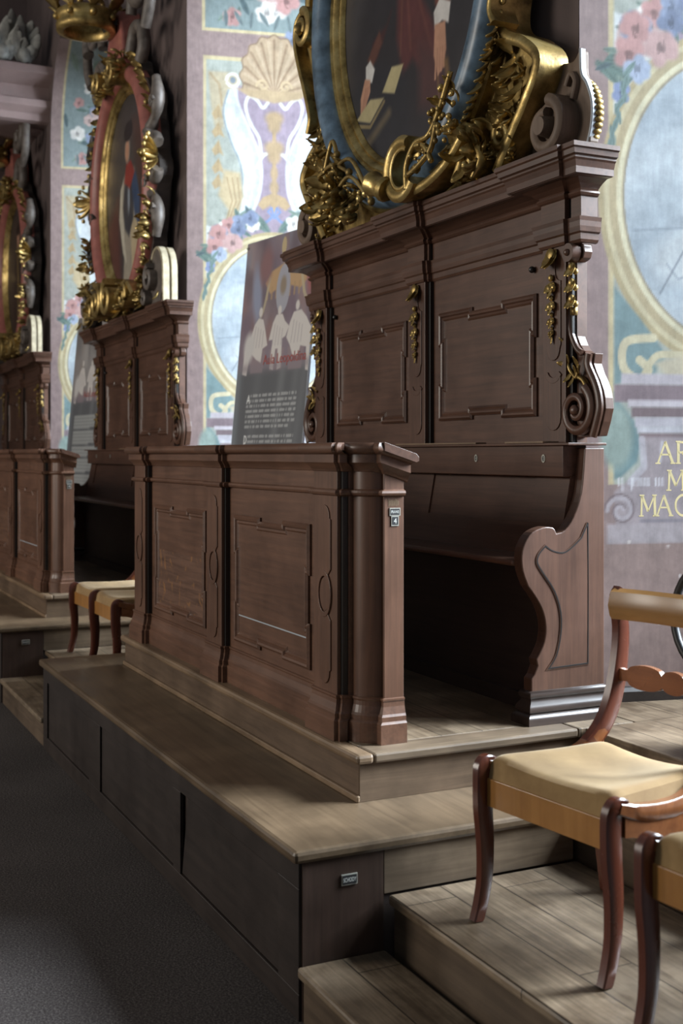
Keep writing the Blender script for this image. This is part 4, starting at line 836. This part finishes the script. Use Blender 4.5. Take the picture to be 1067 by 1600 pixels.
        for i in range(120):
            a = 2*PI*i/120; g = .25+.045*math.cos(10*a)+.02*math.cos(23*a); edge.append((cx+(PA+g)*math.cos(a), PZ+(PB+g)*math.sin(a)))
        inn = [(cx+(PA+.19)*math.cos(2*PI*i/120), PZ+(PB+.19)*math.sin(2*PI*i/120)) for i in range(120)]; m.loft([[(x, y, z) for x, z in q] for q, y in ((inn, PY+.02), (inn, PY-.02), (edge, PY-.03), (edge, PY+.08), (inn, PY+.08))], caps=False); m.build('carved_surround', DKCARVE, t)
        for s in (1, -1):      # grey scrolls with a gilded shell between them at mid height
            m = MB()
            for up in (1, -1):
                pts = smoothpath([(1.02, .10*up+.08), (.95, .16*up+.08), (.87, .16*up+.08), (.84, .24*up+.08), (.92, .30*up+.08), (1.0, .36*up+.08), (1.02, .50*up+.08), (.98, .62*up+.08)], 5); m.tube([(P(s*x, z)[0], PY-.05, P(s*x, z)[1]) for x, z in pts], [.045+.010*math.sin(i*.5) for i in range(len(pts))], 10)
                m.ribbon([(a, b) for a, b in spiral(*P(s*.85, .18*up+.08), .060, .018, 1.2, 0, 20)], .016, PY-.12, PY-.03); m.ribbon([(a, b) for a, b in spiral(*P(s*1.0, .42*up+.08), .05, .015, 1.2, 0, 20)], .013, PY-.11, PY-.02)
            m.build('side_scrolls', GREYW if s > 0 else DKCARVE, t, smooth='auto')
            m = MB()
            for i in range(7):
                a = rad(-55+110*i/6); m.leaf((cx+s*.95, PY-.05, PZ+.08), (s*.72*math.cos(a), -.7*math.cos(a), math.sin(a)), (s*.7, -.7, 0), .21, .052, .5, 1, 7)
                m.blob((cx+s*(.96+.135*math.cos(a)), PY-.06-.13*math.cos(a), PZ+.08+.19*math.sin(a)), .020, .018, .022)
            m.build('gilded_shell', GOLD, t, smooth=True)
        m = MB()               # trails of gilded leaves round the rim
        for i in range(64):
            a = 2*PI*i/64
            if abs(math.sin(a-.08)) < .22: continue
            g = .27+.03*rng.random(); m.leaf((cx+(PA+g)*math.cos(a), PY-.06, PZ+(PB+g)*math.sin(a)), (math.cos(a+1.2), -.3, math.sin(a+1.2)), (0, -1, 0), .11, .035, 1.3, 3, 7)
            if i % 2: m.blob((cx+(PA+g)*math.cos(a), PY-.1, PZ+(PB+g)*math.sin(a)), .022, .022, .026, 6, 4)
        foliage(m, *P(0, .98), PY-.12, .42, .10, 34, rng, .13, 10); foliage(m, *P(0, -.95), PY-.12, .6, .07, 36, rng, .12, 10)
        for s in (1, -1): foliage(m, *P(s*.95, -.50), PY-.10, .06, .28, 18, rng, .10, 10)
        m.build('gilded_foliage', GOLD, t, smooth=True)
        for s in (1, -1):
            m = MB(); m.ribbon(spiral(*P(s*.17, -.94), .15, .035, 1.4, rad(100), 36, s), [.030-.012*i/36 for i in range(37)], PY-.26, PY-.02); m.ribbon(spiral(*P(s*.55, -.96), .10, .025, 1.3, rad(60), 30, -s), .020, PY-.22, PY)
            m.ribbon([P(s*x, z) for x, z in smoothpath([(.18, -1.0), (.42, -.88), (.6, -.86), (.8, -.98)], 5)], .024, PY-.2, PY); m.build('gilded_scroll', GOLD, t, smooth='auto'); m = MB(); m.ribbon(spiral(*P(s*.22, .95), .10, .03, 1.2, rad(200), 30, s), .022, PY-.24, PY); m.build('gilded_crest_scroll', GOLD, t, smooth='auto')
        m = MB()               # red crest, grey top scrolls, gilded crown leaning out
        m.prism([P(x, z) for x, z in ((-.30, .95), (-.24, 1.25), (-.12, 1.50), (.12, 1.50), (.24, 1.25), (.30, .95))], 'y', PY-.12, PY+.08); m.build('red_crest', RED, t, bevel=.02)
        for s in (1, -1):
            m = MB(); T3 = lambda q, y: [(a, y, b) for a, b in q]; m.tube(T3([P(s*x, z) for x, z in smoothpath([(.36, 1.05), (.5, 1.22), (.68, 1.18), (.74, 1.02), (.66, .92)], 5)], PY-.08), .05, 10); m.tube(T3(spiral(*P(s*.75, 1.55), .20, .06, 1.2, rad(220), 30, s), PY-.12), [.052-.03*i/30 for i in range(31)], 10); m.tube(T3([P(s*x, z) for x, z in smoothpath([(.45, 1.35), (.6, 1.75), (.95, 1.7), (1.0, 1.35), (.86, 1.12)], 5)], PY-.10), .045, 10); m.build('grey_top_scroll', GREYW, t, smooth='auto')
        c0 = Vector((cx, PY-.36, PZ+1.36)); m = MB(); rings = []
        for h, r in ((-.06, .20), (-.05, .245), (0, .25), (.02, .235), (.05, .25), (.10, .25), (.12, .225), (.12, .19), (-.05, .18), (-.06, .20)): rings.append([tuple(c0+Vector((r*math.cos(2*PI*i/28), r*math.sin(2*PI*i/28), h))) for i in range(28)])
        m.loft(rings, caps=False)
        for i in range(8):
            a = 2*PI*i/8; b = Vector((math.cos(a), math.sin(a), 0)); m.leaf(c0+b*.24+Vector((0, 0, .10)), b*.45+Vector((0, 0, 1)), b, .17, .07, .9, 3, 7); m.blob(c0+b*.25+Vector((0, 0, .05)), .032, .032, .03)
            m.tube([tuple(c0+b*r+Vector((0, 0, z))) for r, z in ((.23, .12), (.29, .24), (.22, .36), (.06, .40), (0, .38))], .020, 6)
            for z in (.2, .3, .37): m.blob(c0+b*(.28 if z < .3 else .22)+Vector((0, 0, z)), .03, .03, .03)
        m.blob(c0+Vector((0, 0, .44)), .06, .06, .06); m.build('gilded_crown', GOLD, t, smooth=True)
        m = MB(); m.bar([(cx, PY-.05, PZ+1.42), (cx, PY-.2, PZ+1.38)], .2, .06, (1, 0, 0)); m.build('crown_bracket', DKCARVE, t)
    # corner consoles standing on the cornice
    for s in (1, -1):
        m = MB(); W = 1.09
        if kind == 0:
            body = [(W-.12, -1.085), (W-.14, -.95), (W-.10, -.83), (W-.14, -.74), (W-.12, -.66), (W-.02, -.675), (W+.06, -.70), (W+.13, -.71), (W+.17, -.68), (W+.175, -.77), (W+.21, -.82), (W+.24, -.90), (W+.235, -.99), (W+.19, -1.085)]
            m.prism([P(s*x, z) for x, z in smoothpath(body, 4, True)], 'y', PY+.055, PY+.095); co = m.build('carved_console', BARE, t, bevel=.01)
            m = MB(); m.ribbon(spiral(*P(s*(W+.05), -.955), .105, .055, 1.0, rad(80), 40, -s), [.024-.004*i/40 for i in range(41)], PY-.04, PY+.09); m.tube([(P(s*(W+.05), 0)[0], PY+.07, PZ-.955), (P(s*(W+.05), 0)[0], PY+.005, PZ-.955)], [.115, .11], 24); m.tube([(P(s*(W+.05), 0)[0], PY+.04, PZ-.955), (P(s*(W+.05), 0)[0], PY-.055, PZ-.955)], [.05, .036], 14)
            m.ribbon([P(s*x, z) for x, z in smoothpath([(W+.10, -.80), (W+.13, -.76), (W+.16, -.80), (W+.14, -.86)], 4)], .010, PY+.03, PY+.07); m.build('console_volute', BARE, co, smooth='auto')
            m = MB()
            for i in range(15): a = rad(62-8*i); m.blob((P(s*(W+.09+.16*math.cos(a)), 0)[0], PY+.085, PZ-.935+.16*math.sin(a)), .015, .022, .014)
            m.build('gilded_rope', GOLD, co, smooth=True)
            m = MB(); m.ribbon([P(s*x, z) for x, z in smoothpath([(W+.172, -.675), (W+.178, -.77), (W+.212, -.82), (W+.243, -.90), (W+.238, -.99), (W+.20, -1.083)], 4)], .006, PY+.05, PY+.075); m.build('silvered_edge', PALE, co)
            m = MB(); foliage(m, *P(s*(W-.20), -.98), PY+.0, .06, .09, 14, rng, .07, 12); m.ribbon(spiral(*P(s*(W-.22), -.92), .065, .018, 1.3, rad(90), 26, s), .018, PY-.06, PY+.08)
            for q in range(4): m.blob((P(s*(W-.10-.02*q), 0)[0], PY+.02, PZ-.76-.022*q), .045-.004*q, .04, .026, 8, 5)
            m.build('gilded_flower', GOLD, co, smooth=True)
        else:
            ar = arc(W, -.86, .16, 0, 180, 14, .20); body = [(W+.16, -1.085)]+ar+[(W-.16, -1.085)]
            m.prism([P(s*x, z) for x, z in body], 'y', PY-.08, PY+.0); co = m.build('carved_console', GREYW, t, bevel=.008)
            m = MB(); m.ribbon([P(s*x, z) for x, z in [(W+.17, -1.08)]+arc(W, -.86, .168, 0, 180, 14, .208)], .012, PY-.09, PY-.035); m.ribbon([P(s*x, z) for x, z in [(W+.17, -1.08)]+arc(W, -.86, .166, 0, 180, 14, .206)], .010, PY-.02, PY+.03); m.build('pale_edge', PALEGOLD, co, smooth='auto')
            m = MB(); m.ribbon(spiral(*P(s*(W-.06), -.88), .10, .03, 1.3, rad(90), 30, s), .020, PY-.15, PY); m.ribbon(spiral(*P(s*(W-.16), -1.02), .06, .02, 1.2, rad(90), 24, s), .016, PY-.15, PY); m.build('console_volute', GREYW, co, smooth='auto')
            m = MB(); m.leaf((P(s*(W+.13), 0)[0], PY-.11, PZ-1.0), (s*.3, -.2, -1), (0, -1, 0), .09, .04, .8, 2); foliage(m, *P(s*(W-.28), -.92), PY-.10, .08, .13, 16, rng, .09, 6); m.build('gilded_flower', GOLD, co, smooth=True)
    for o in t.children_recursive:      # carving rests on the cornice top (0.0 in the thing's own frame)
        for v in o.data.vertices:
            if v.co.z < .003 and v.co.y > -.15: v.co.z = .003
    return t
# ------------------------------------------------------------------ roll-up banners
def make_banner(full):
    w, h = .95, 2.38; Bn = Brush(0, w, 0, h, .0042, (98, 100, 104)); rng = random.Random(3)
    X, Z = Bn.X, Bn.Z; a = slice(None), slice(None)
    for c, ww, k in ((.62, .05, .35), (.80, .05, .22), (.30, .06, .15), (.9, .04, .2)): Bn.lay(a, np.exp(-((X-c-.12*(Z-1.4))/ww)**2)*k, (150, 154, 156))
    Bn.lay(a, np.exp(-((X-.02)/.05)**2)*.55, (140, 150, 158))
    z0 = 1.50
    top = (138, 126, 136) if full else (150, 146, 146)
    Bn.lay(a, ((Z-z0)/.06), top)
    up = [(.0, z0), (w, z0), (w, h), (0, h)]
    for i in range(60 if full else 30):
        x, z = rng.uniform(0, w), rng.uniform(z0+.25, h); Bn.ell(x, z, rng.uniform(.03, .10), rng.uniform(.06, .2), rng.choice([(120, 104, 116), (150, 136, 142), (112, 100, 108), (165, 150, 150), (150, 118, 112), (134, 140, 156)] if full else [(120, 118, 118), (170, 166, 164), (150, 140, 134)]), .9, rng.uniform(-.4, .4), .6)
    # draped canopy with a crest and three white seated statues
    Zc = lambda pts: [(x, z-.10) for x, z in pts]
    if full:
        Bn.poly(Zc([(.30, 2.18), (.38, 2.25), (.56, 2.29), (.78, 2.25), (.86, 2.15), (.78, 2.10), (.56, 2.15), (.38, 2.10)]), (190, 158, 122), 3)
        for i in range(9): Bn.line([(.34+.06*i, 2.04), (.34+.06*i, 1.97)], .02, (178, 150, 116), .8)
        Bn.line(smoothpath([(.36, 2.1), (.30, 1.9), (.20, 1.78)], 5), .03, (190, 178, 150), .8); Bn.line(smoothpath([(.78, 2.1), (.84, 1.95), (.92, 1.9)], 5), .03, (190, 178, 150), .8)
        Bn.ell(.55, 2.02, .09, .16, (168, 168, 178)); Bn.ell(.55, 2.04, .04, .06, (150, 136, 120), .6); Bn.ell(.52, 2.30, .03, .06, (196, 178, 140)); Bn.ell(.2, 2.0, .06, .2, (150, 156, 178), .8, .2); Bn.ell(.9, 2.1, .05, .15, (160, 100, 100), .8); Bn.ell(.30, 2.2, .08, .12, (142, 110, 112), .8)
    wt, sh = (212, 207, 203), (160, 152, 158)
    FIG = [[(-.02, .34), (.04, .32), (.08, .2), (.12, .05), (.06, .02), (.05, -.12), (-.02, -.08), (-.10, .0), (-.13, -.24), (-.19, -.22), (-.18, .02), (-.12, .12), (-.07, .28)],
           [(-.04, .36), (.04, .36), (.08, .28), (.14, .22), (.10, .12), (.06, .10), (.07, -.20), (.02, -.22), (.01, .0), (-.02, .0), (-.03, -.22), (-.08, -.2), (-.07, .1), (-.12, .10), (-.08, .28)],
           [(-.06, .34), (.03, .35), (.10, .27), (.14, .20), (.20, .12), (.20, -.05), (.19, -.26), (.13, -.24), (.12, -.02), (.05, .0), (.03, -.1), (-.04, -.08), (-.08, .02), (-.13, .10), (-.10, .24)]]
    for cx, s, fg in ((.27, 1.05, 0), (.53, 1.0, 1), (.78, 1.05, 2)):
        q = lambda pts: [(cx+x*s, 1.63+z*s*.62) for x, z in pts]
        Bn.poly(q([(-.10, 0), (.10, 0), (.08, -.22), (-.08, -.22)]), (150, 134, 138), 3, .8); Bn.poly(q(FIG[fg]), wt, 2)
        for i in range(4): Bn.line(q([(-.05+.035*i, .26-.02*i), (-.07+.04*i, .04)]), .008, sh, .6)
        Bn.ell(cx+(.0, 0, -.02)[fg], 1.63+.40*s*.62, .024, .032, wt, .4)
    Bn.ell(.14, 1.66, .07, .10, (205, 202, 200), .6)
    w2 = Bn.win(0, w, z0-.08, z0+.10); Bn.lay(w2, np.exp(-((Bn.Z[w2]-z0-.02)/.035)**2)*.6, (140, 130, 138))
    # lines of small print, far too small to read
    ink = (206, 208, 208); y = 1.335
    if full:
        for par, (n, cap) in enumerate(((7, 'A'), (5, 'D'), (6, ''), (7, ''), (6, ''))):
            for i in range(n):
                x = .17 if (i > 1 or not cap) else .225; end = .84 if i < n-1 else .76
                while x < end:
                    l = rng.choice((.02, .035, .05, .07, .09)); l = min(l, end-x)
                    for k in range(max(1, int(l/.0075))): Bn.line([(x+.0075*k, y-.006), (x+.0075*k+.002, y+.006+.004*rng.random())], .0048, ink, .85)
                    x += l+.012
                y -= .034
            if cap:
                yb = y+.034*n-.034-.012
                for st in ([[(.175, yb), (.195, yb+.05)], [(.195, yb+.05), (.212, yb)], [(.18, yb+.018), (.208, yb+.018)]] if cap == 'A' else [[(.178, yb), (.178, yb+.05)], [(.178, yb+.05), (.20, yb+.046), (.21, yb+.025), (.20, yb+.004), (.178, yb)]]): Bn.line(st, .010, (225, 226, 226))
            y -= .030
    else:
        for par in range(8):
            n = rng.choice((3, 4)); Bn.poly([(.14, y+.02), (.86, y+.02), (.86, y-.034*(n-1)-.0), (.60, y-.034*(n-1)), (.60, y-.034*n+.01), (.14, y-.034*n+.01)], (150, 153, 153), 2, .85)
            for i in range(n):
                for k in range(60): Bn.line([(.15+.0118*k, y-.034*i-.006), (.15+.0118*k+.003, y-.034*i+.008)], .005, (190, 192, 192), .8)
            y -= .034*n+.024
    return Bn, w, h
def banner(full, dx, label):
    p0, p1 = Vector((-7.50+dx, 2.72, 0)), Vector((-6.60+dx, 2.84, 0)); d = (p1-p0).normalized(); nr = Vector((d.y, -d.x, 0)); Bn, w, h = make_banner(full)
    t = thing('rollup_banner', (-7.05+dx, 2.78, .66), label, 'banner', 'information banners in the window recesses')
    org = Vector(t['_o']); s = (p1-p0).length/w
    def PT(x, z, e=0): 
        lean = .095*z; return p0+d*(x*s)-nr*lean+nr*e+Vector((0, 0, .70+z))
    V = [tuple(PT(x, z, .003)-org) for z, x in zip(Bn.Z.ravel(), Bn.X.ravel())]
    idx = np.arange(Bn.nx*Bn.nz).reshape(Bn.nz, Bn.nx); F = np.stack([idx[:-1, :-1], idx[:-1, 1:], idx[1:, 1:], idx[1:, :-1]], -1).reshape(-1, 4)
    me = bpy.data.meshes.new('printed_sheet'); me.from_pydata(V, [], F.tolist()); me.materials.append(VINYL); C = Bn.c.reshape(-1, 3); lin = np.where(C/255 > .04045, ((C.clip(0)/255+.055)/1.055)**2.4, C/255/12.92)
    me.color_attributes.new('paint', 'FLOAT_COLOR', 'POINT').data.foreach_set('color', np.concatenate([lin, np.ones((len(lin), 1))], 1).astype(np.float32).ravel())
    o = bpy.data.objects.new('printed_sheet', me); COL.objects.link(o); o.parent = t; o['_o'] = tuple(org)
    m = MB(); m.loft([[tuple(PT(x, z, e)) for x, z in ((-.006, -.0), (w+.006, 0), (w+.006, h+.004), (-.006, h+.004))] for e in (.0025, -.012)]); m.build('backing_sheet', PALE, t)
    m = MB(); m.loft([[tuple(p0+d*x+nr*y+Vector((0, 0, z))) for y, z in ((.09, .66), (.09, .70), (.03, .735), (-.05, .735), (-.11, .70), (-.11, .66))] for x in (-.02, w*s+.02)]); m.build('base_cassette', BRASS, t)
    m = MB(); m.tube([tuple(PT(w/2, .0, -.03)), tuple(PT(w/2, h-.02, -.03))], .012, 8); m.build('support_pole', BRASS, t)
    m = MB(); m.tube([tuple(PT(.012, h-.03, .004)), tuple(PT(.012, h-.03, .012))], .010, 10); m.build('corner_eyelet', BRASS, t)
    # red heading across the foot of the picture
    cu = bpy.data.curves.new('heading', 'FONT'); cu.body = 'Aula Leopoldina'; tmp = bpy.data.objects.new('heading', cu); COL.objects.link(tmp); bpy.context.view_layer.update(); me = bpy.data.meshes.new_from_object(tmp); bpy.data.objects.remove(tmp)
    Q = np.array([v.co for v in me.vertices]); lo, hi = Q.min(0), Q.max(0)
    for v in me.vertices: v.co = PT(.36+(v.co.x-lo[0])/(hi[0]-lo[0])*.56, 1.515+(v.co.y-lo[1])/(hi[1]-lo[1])*.085, .005)-org
    me.materials.clear(); me.materials.append(REDINK); o = bpy.data.objects.new('heading', me); COL.objects.link(o); o.parent = t; o['label'] = 'red heading'
    return t
# ------------------------------------------------------------------ upholstered chairs with sabre legs
def make_chair(label):
    t = thing('upholstered_chair', (0, 0, 0), label, 'chair', 'mahogany chairs with mustard velvet seats')
    fw, bw, yf, yr = .248, .208, -.225, .190
    m = MB(); n = 36; top = []                       # saddle shaped cushion
    for j in range(n+1):
        v = j/n; y = yf-.005+(yr-yf+.01)*v; w = (fw+(bw-fw)*v)+.004-.012*v; row = []
        for i in range(n+1):
            u = 2*i/n-1; e = (1-abs(u)**18)*(1-abs(2*v-1)**18); row.append((u*w, y, .400+.062*e**.5+.016*u*u*e-.020*math.exp(-((u*1.3)**2+((v-.55)*2.6)**2))*e))
        top.append(row)
    vs = [p for r in top for p in r]; N = n+1
    m.add(vs, [(j*N+i, j*N+i+1, (j+1)*N+i+1, (j+1)*N+i) for j in range(n) for i in range(n)])
    bd = [top[0][i] for i in range(N)]+[top[j][n] for j in range(1, N)]+[top[n][i] for i in range(n-1, -1, -1)]+[top[j][0] for j in range(n-1, 0, -1)]
    m.loft([[(x, y, .395) for x, y, z in bd], [(x*.99, y*.99, .37) for x, y, z in bd]]); m.build('cushion', VEL, t, smooth='auto')
    m = MB(); m.box(-fw+.006, fw-.006, yf-.010, yf+.012, .325, .404); m.build('front_rail', SAT, t, bevel=.002)
    m = MB(); m.box(-bw+.02, bw-.02, yr-.012, yr+.01, .32, .40); m.build('rear_rail', MAHX, t, bevel=.002)
    for s in (-1, 1):
        leg = [(s*(fw+.004), yf+.026, .446), (s*(fw+.004), yf+.004, .450), (s*(fw+.003), yf-.010, .438), (s*fw, yf-.014, .41), (s*fw, yf-.014, .32), (s*fw, yf-.006, .22), (s*fw, yf-.008, .12), (s*fw, yf-.022, .05), (s*fw, yf-.038, 0)]
        m = MB(); m.bar(smoothpath(leg, 3), .030, [.024, .027, .030, .034, .040, .046, .050, .053, .055, .056, .056, .055, .054, .052, .050, .048, .046, .044, .042, .040, .039, .038, .037, .036, .036], (1, 0, 0)); m.v = [(x, y, max(z, .002)) for x, y, z in m.v]; m.build('leg', MAH, t, smooth='auto')
        leg = [(s*bw, yr-.01, .40), (s*bw, yr-.005, .30), (s*(bw+.004), yr+.005, .18), (s*(bw+.006), yr+.02, .07), (s*(bw+.008), yr+.032, 0)]
        m = MB(); m.bar(smoothpath(leg, 4), .036, [.048-.0008*i for i in range(17)], (1, 0, 0)); m.v = [(x, y, max(z, .002)) for x, y, z in m.v]; m.build('leg', MAH, t, smooth='auto')
        sr = smoothpath([(s*(fw+.004), yf+.0, .440), (s*(fw+.002), yf+.10, .412), (s*(fw-.010), yf+.24, .408), (s*(fw-.03), yf+.34, .440), (s*bw, yr-.005, .50), (s*bw, yr+.045, .585), (s*bw, yr+.072, .70), (s*bw, yr+.078, .80), (s*bw, yr+.062, .875), (s*bw, yr+.080, .905)], 4)
        # side rail and back post are one sabre curve: rail part and post part
        k = 16; m = MB(); m.bar(sr[:k+1], .034, [.03+.004*min(i, 4) for i in range(k+1)], (1, 0, 0)); lowr = [(x, y, .345+.02*math.cos(i*.5)) for i, (x, y, z) in enumerate(sr[1:k+1])]
        m.loft([[(x-.014, y, z0), (x+.014, y, z0), (x+.014, y, z1), (x-.014, y, z1)] for (x, y, z1), (_, _, z0) in zip(sr[1:k+1], lowr)]); m.build('side_rail', MAHX, t, smooth='auto')
        m = MB(); q = sr[k-3:]; m.bar(q, .034, [.050+.006*math.sin(i*.25) for i in range(len(q))], (1, 0, 0)); m.build('back_post', MAH, t, smooth='auto')
    m = MB(); rings = []
    for i in range(13):
        u = 2*i/12-1; x = u*(bw+.004); dy = .030*(1-u*u); rings.append([(x, yr+.044+dy, .822), (x, yr+.036+dy, .832), (x, yr+.028+dy, .865), (x, yr+.040+dy, .905), (x, yr+.058+dy, .915), (x, yr+.072+dy, .905), (x, yr+.064+dy, .86), (x, yr+.062+dy, .825)])
    m.loft(rings); m.build('top_rail', SATX, t, smooth='auto')
    m = MB(); rings = []; K = 48
    for i in range(K+1):
        u = 2*i/K-1; x = u*bw; dy = .024*(1-u*u); a = abs(u)
        hh = .017+.020*max(0, 1-((a-.50)/.29)**2)**.5+.017*max(0, 1-(a/.19)**2)**.5+.006*max(0, (a-.85)/.15); zc = .655+.012*math.cos(PI*u*1.0)*0
        rings.append([(x, yr+.052+dy, zc-hh), (x, yr+.070+dy, zc-hh), (x, yr+.070+dy, zc+hh), (x, yr+.052+dy, zc+hh)])
    m.loft(rings); m.build('carved_splat', MAHX, t, smooth='auto')
    return t
def hoop_chair():
    t = thing('hoop_back_chair', (-2.93, 2.98, .66), 'black round hoop at the right edge behind the near chair', 'chair'); m = MB()
    m.tube([(-2.93+.225*math.cos(2*PI*i/36), 2.80+.02*math.sin(2*PI*i/36), 1.115+.20*math.sin(2*PI*i/36)) for i in range(37)], .014, 8); m.build('hoop_back', BLACK, t, smooth=True)
    m = MB(); m.tube([(-2.93+.19*math.cos(2*PI*i/28), 2.99+.19*math.sin(2*PI*i/28), 1.10) for i in range(29)], .012, 6)
    m = MB(); m.prism([(-2.87+.19*math.cos(2*PI*i/28), 3.0+.18*math.sin(2*PI*i/28)) for i in range(28)], 'z', 1.075, 1.10); m = MB()
    m.prism([(-2.90+.17*math.cos(2*PI*i/28), 3.0+.17*math.sin(2*PI*i/28)) for i in range(28)], 'z', .885, .91); m.build('seat', BLACK, t, bevel=.006)
    for x in (-3.02, -2.78):
        for y in (2.90, 3.12): m = MB(); m.tube([(x+.02*(1 if x < -2.9 else -1), y, .89), (x, y+(.02 if y > 3 else -.05), .66)], .012, 8); m.build('leg', BLACK, t, smooth=True)
    m = MB()
    for x in (-3.03, -2.83): m.tube([(x, 2.86, .90), (x-.01, 2.80, .94)], .011, 6)
    m.build('back_stay', BLACK, t, smooth=True)
    return t
# ------------------------------------------------------------------ assembly
LBL = {'stepped_platform': ('oak platform box below the second stall, behind the far pair of chairs', 'most distant oak platform box, at the left edge'), 'stall_dais': ('upper dais step carrying the second stall', 'upper dais step carrying the most distant stall')}
plat, dais = bay_floor(); dais['label'] = 'upper oak dais step carrying the nearest choir stall'; plat['label'] = 'nearest long dark oak platform box with a loose tilted front panel'
for k in (1, 2):
    again(plat, -L*k, LBL['stepped_platform'][k-1]); again(dais, -L*k, LBL['stall_dais'][k-1])
gf = gap_floor()
for o, lab in zip(gf, ('lowest oak step of the far passage, between two platform boxes', 'landing under the far pair of chairs', 'step behind the far pair of chairs', 'boarded floor of the recess with the colour banner')): again(o, -L, lab)
again(gf[3], -2*L, 'boarded floor of the most distant window recess')
for o in gf: o['group'] = {'lower_step': 'lowest passage steps', 'middle_landing': 'passage landings', 'upper_step': 'upper passage steps', 'recess_floor': 'window recess floors'}[o.name]
for o in list(COL.objects):
    for n, g in (('lower_step', 'lowest passage steps'), ('middle_landing', 'passage landings'), ('upper_step', 'upper passage steps'), ('recess_floor', 'window recess floors')):
        if o.name.startswith(n): o['group'] = g
desk = make_desk(); again(desk, -L, 'carved oak desk front of the second stall, left of the far chairs')
stall = make_stall(); again(stall, -L, 'second dark oak choir stall, under the portrait with the blue sash'); again(stall, -2*L, 'most distant dark oak choir stall at the left edge')
make_portrait(0, XC-.08, 'large oval portrait with hands and open book, in the blue and gilded frame')
make_portrait(1, XC-L-.10, 'oval portrait of a man with blue sash in red and gilded frame with crown')
make_portrait(2, XC-2*L-.15, 'red framed oval portrait with gilded carving cut off by the left edge')
banner(True, 0, 'tall information banner with red heading and white statues beside the nearest stall'); banner(False, -L, 'grey information banner covered in text beside the second stall')
c = make_chair('nearer whole chair with mustard velvet seat standing on the landing'); c.location = (-2.625, 2.09, .33); c.rotation_euler.z = rad(7)
for loc, rz, lab in (((-1.865, 2.035, .33), 5, 'chair cut off by the right edge, only front leg and seat corner visible'), ((-7.64, 2.075, .33), 2, 'left one of two mustard velvet chairs in the far passage'), ((-7.09, 2.07, .33), 1, 'right one of two mustard velvet chairs in the far passage, half behind the near desk')):
    q = copy_tree(c); q.location = loc; q.rotation_euler.z = rad(rz); q['label'] = lab
hoop_chair()
m = MB(); rng = random.Random(8)
foliage(m, -16.70, 7.5, 2.2, .1, .3, 1, rng, .2); m = MB()
m.ribbon([(0, 0), (0, .1)], .01, 0, .01); m = MB()
# grey stucco figure ornament above the end cornice
for i in range(14): m.leaf((-13.62, 2.32+.028*i, 6.10+.05*(i % 4)), (.25, rng.uniform(-.4, .4), 1), (1, 0, 0), .40*rng.uniform(.6, 1.2), .07, rng.uniform(.5, 1.3), 3)
for i in range(5): m.blob((-13.60, 2.36+.08*i, 6.18+.08*(i % 3)), .07, .08, .10)
tag(m.build('stucco_ornament', STONE, None, smooth=True, origin=(-13.62, 2.5, 6.05)), 'grey stucco ornament on the dark cornice, top left corner', 'ornament')
for o in bpy.data.objects:
    if '_o' in o: del o['_o']
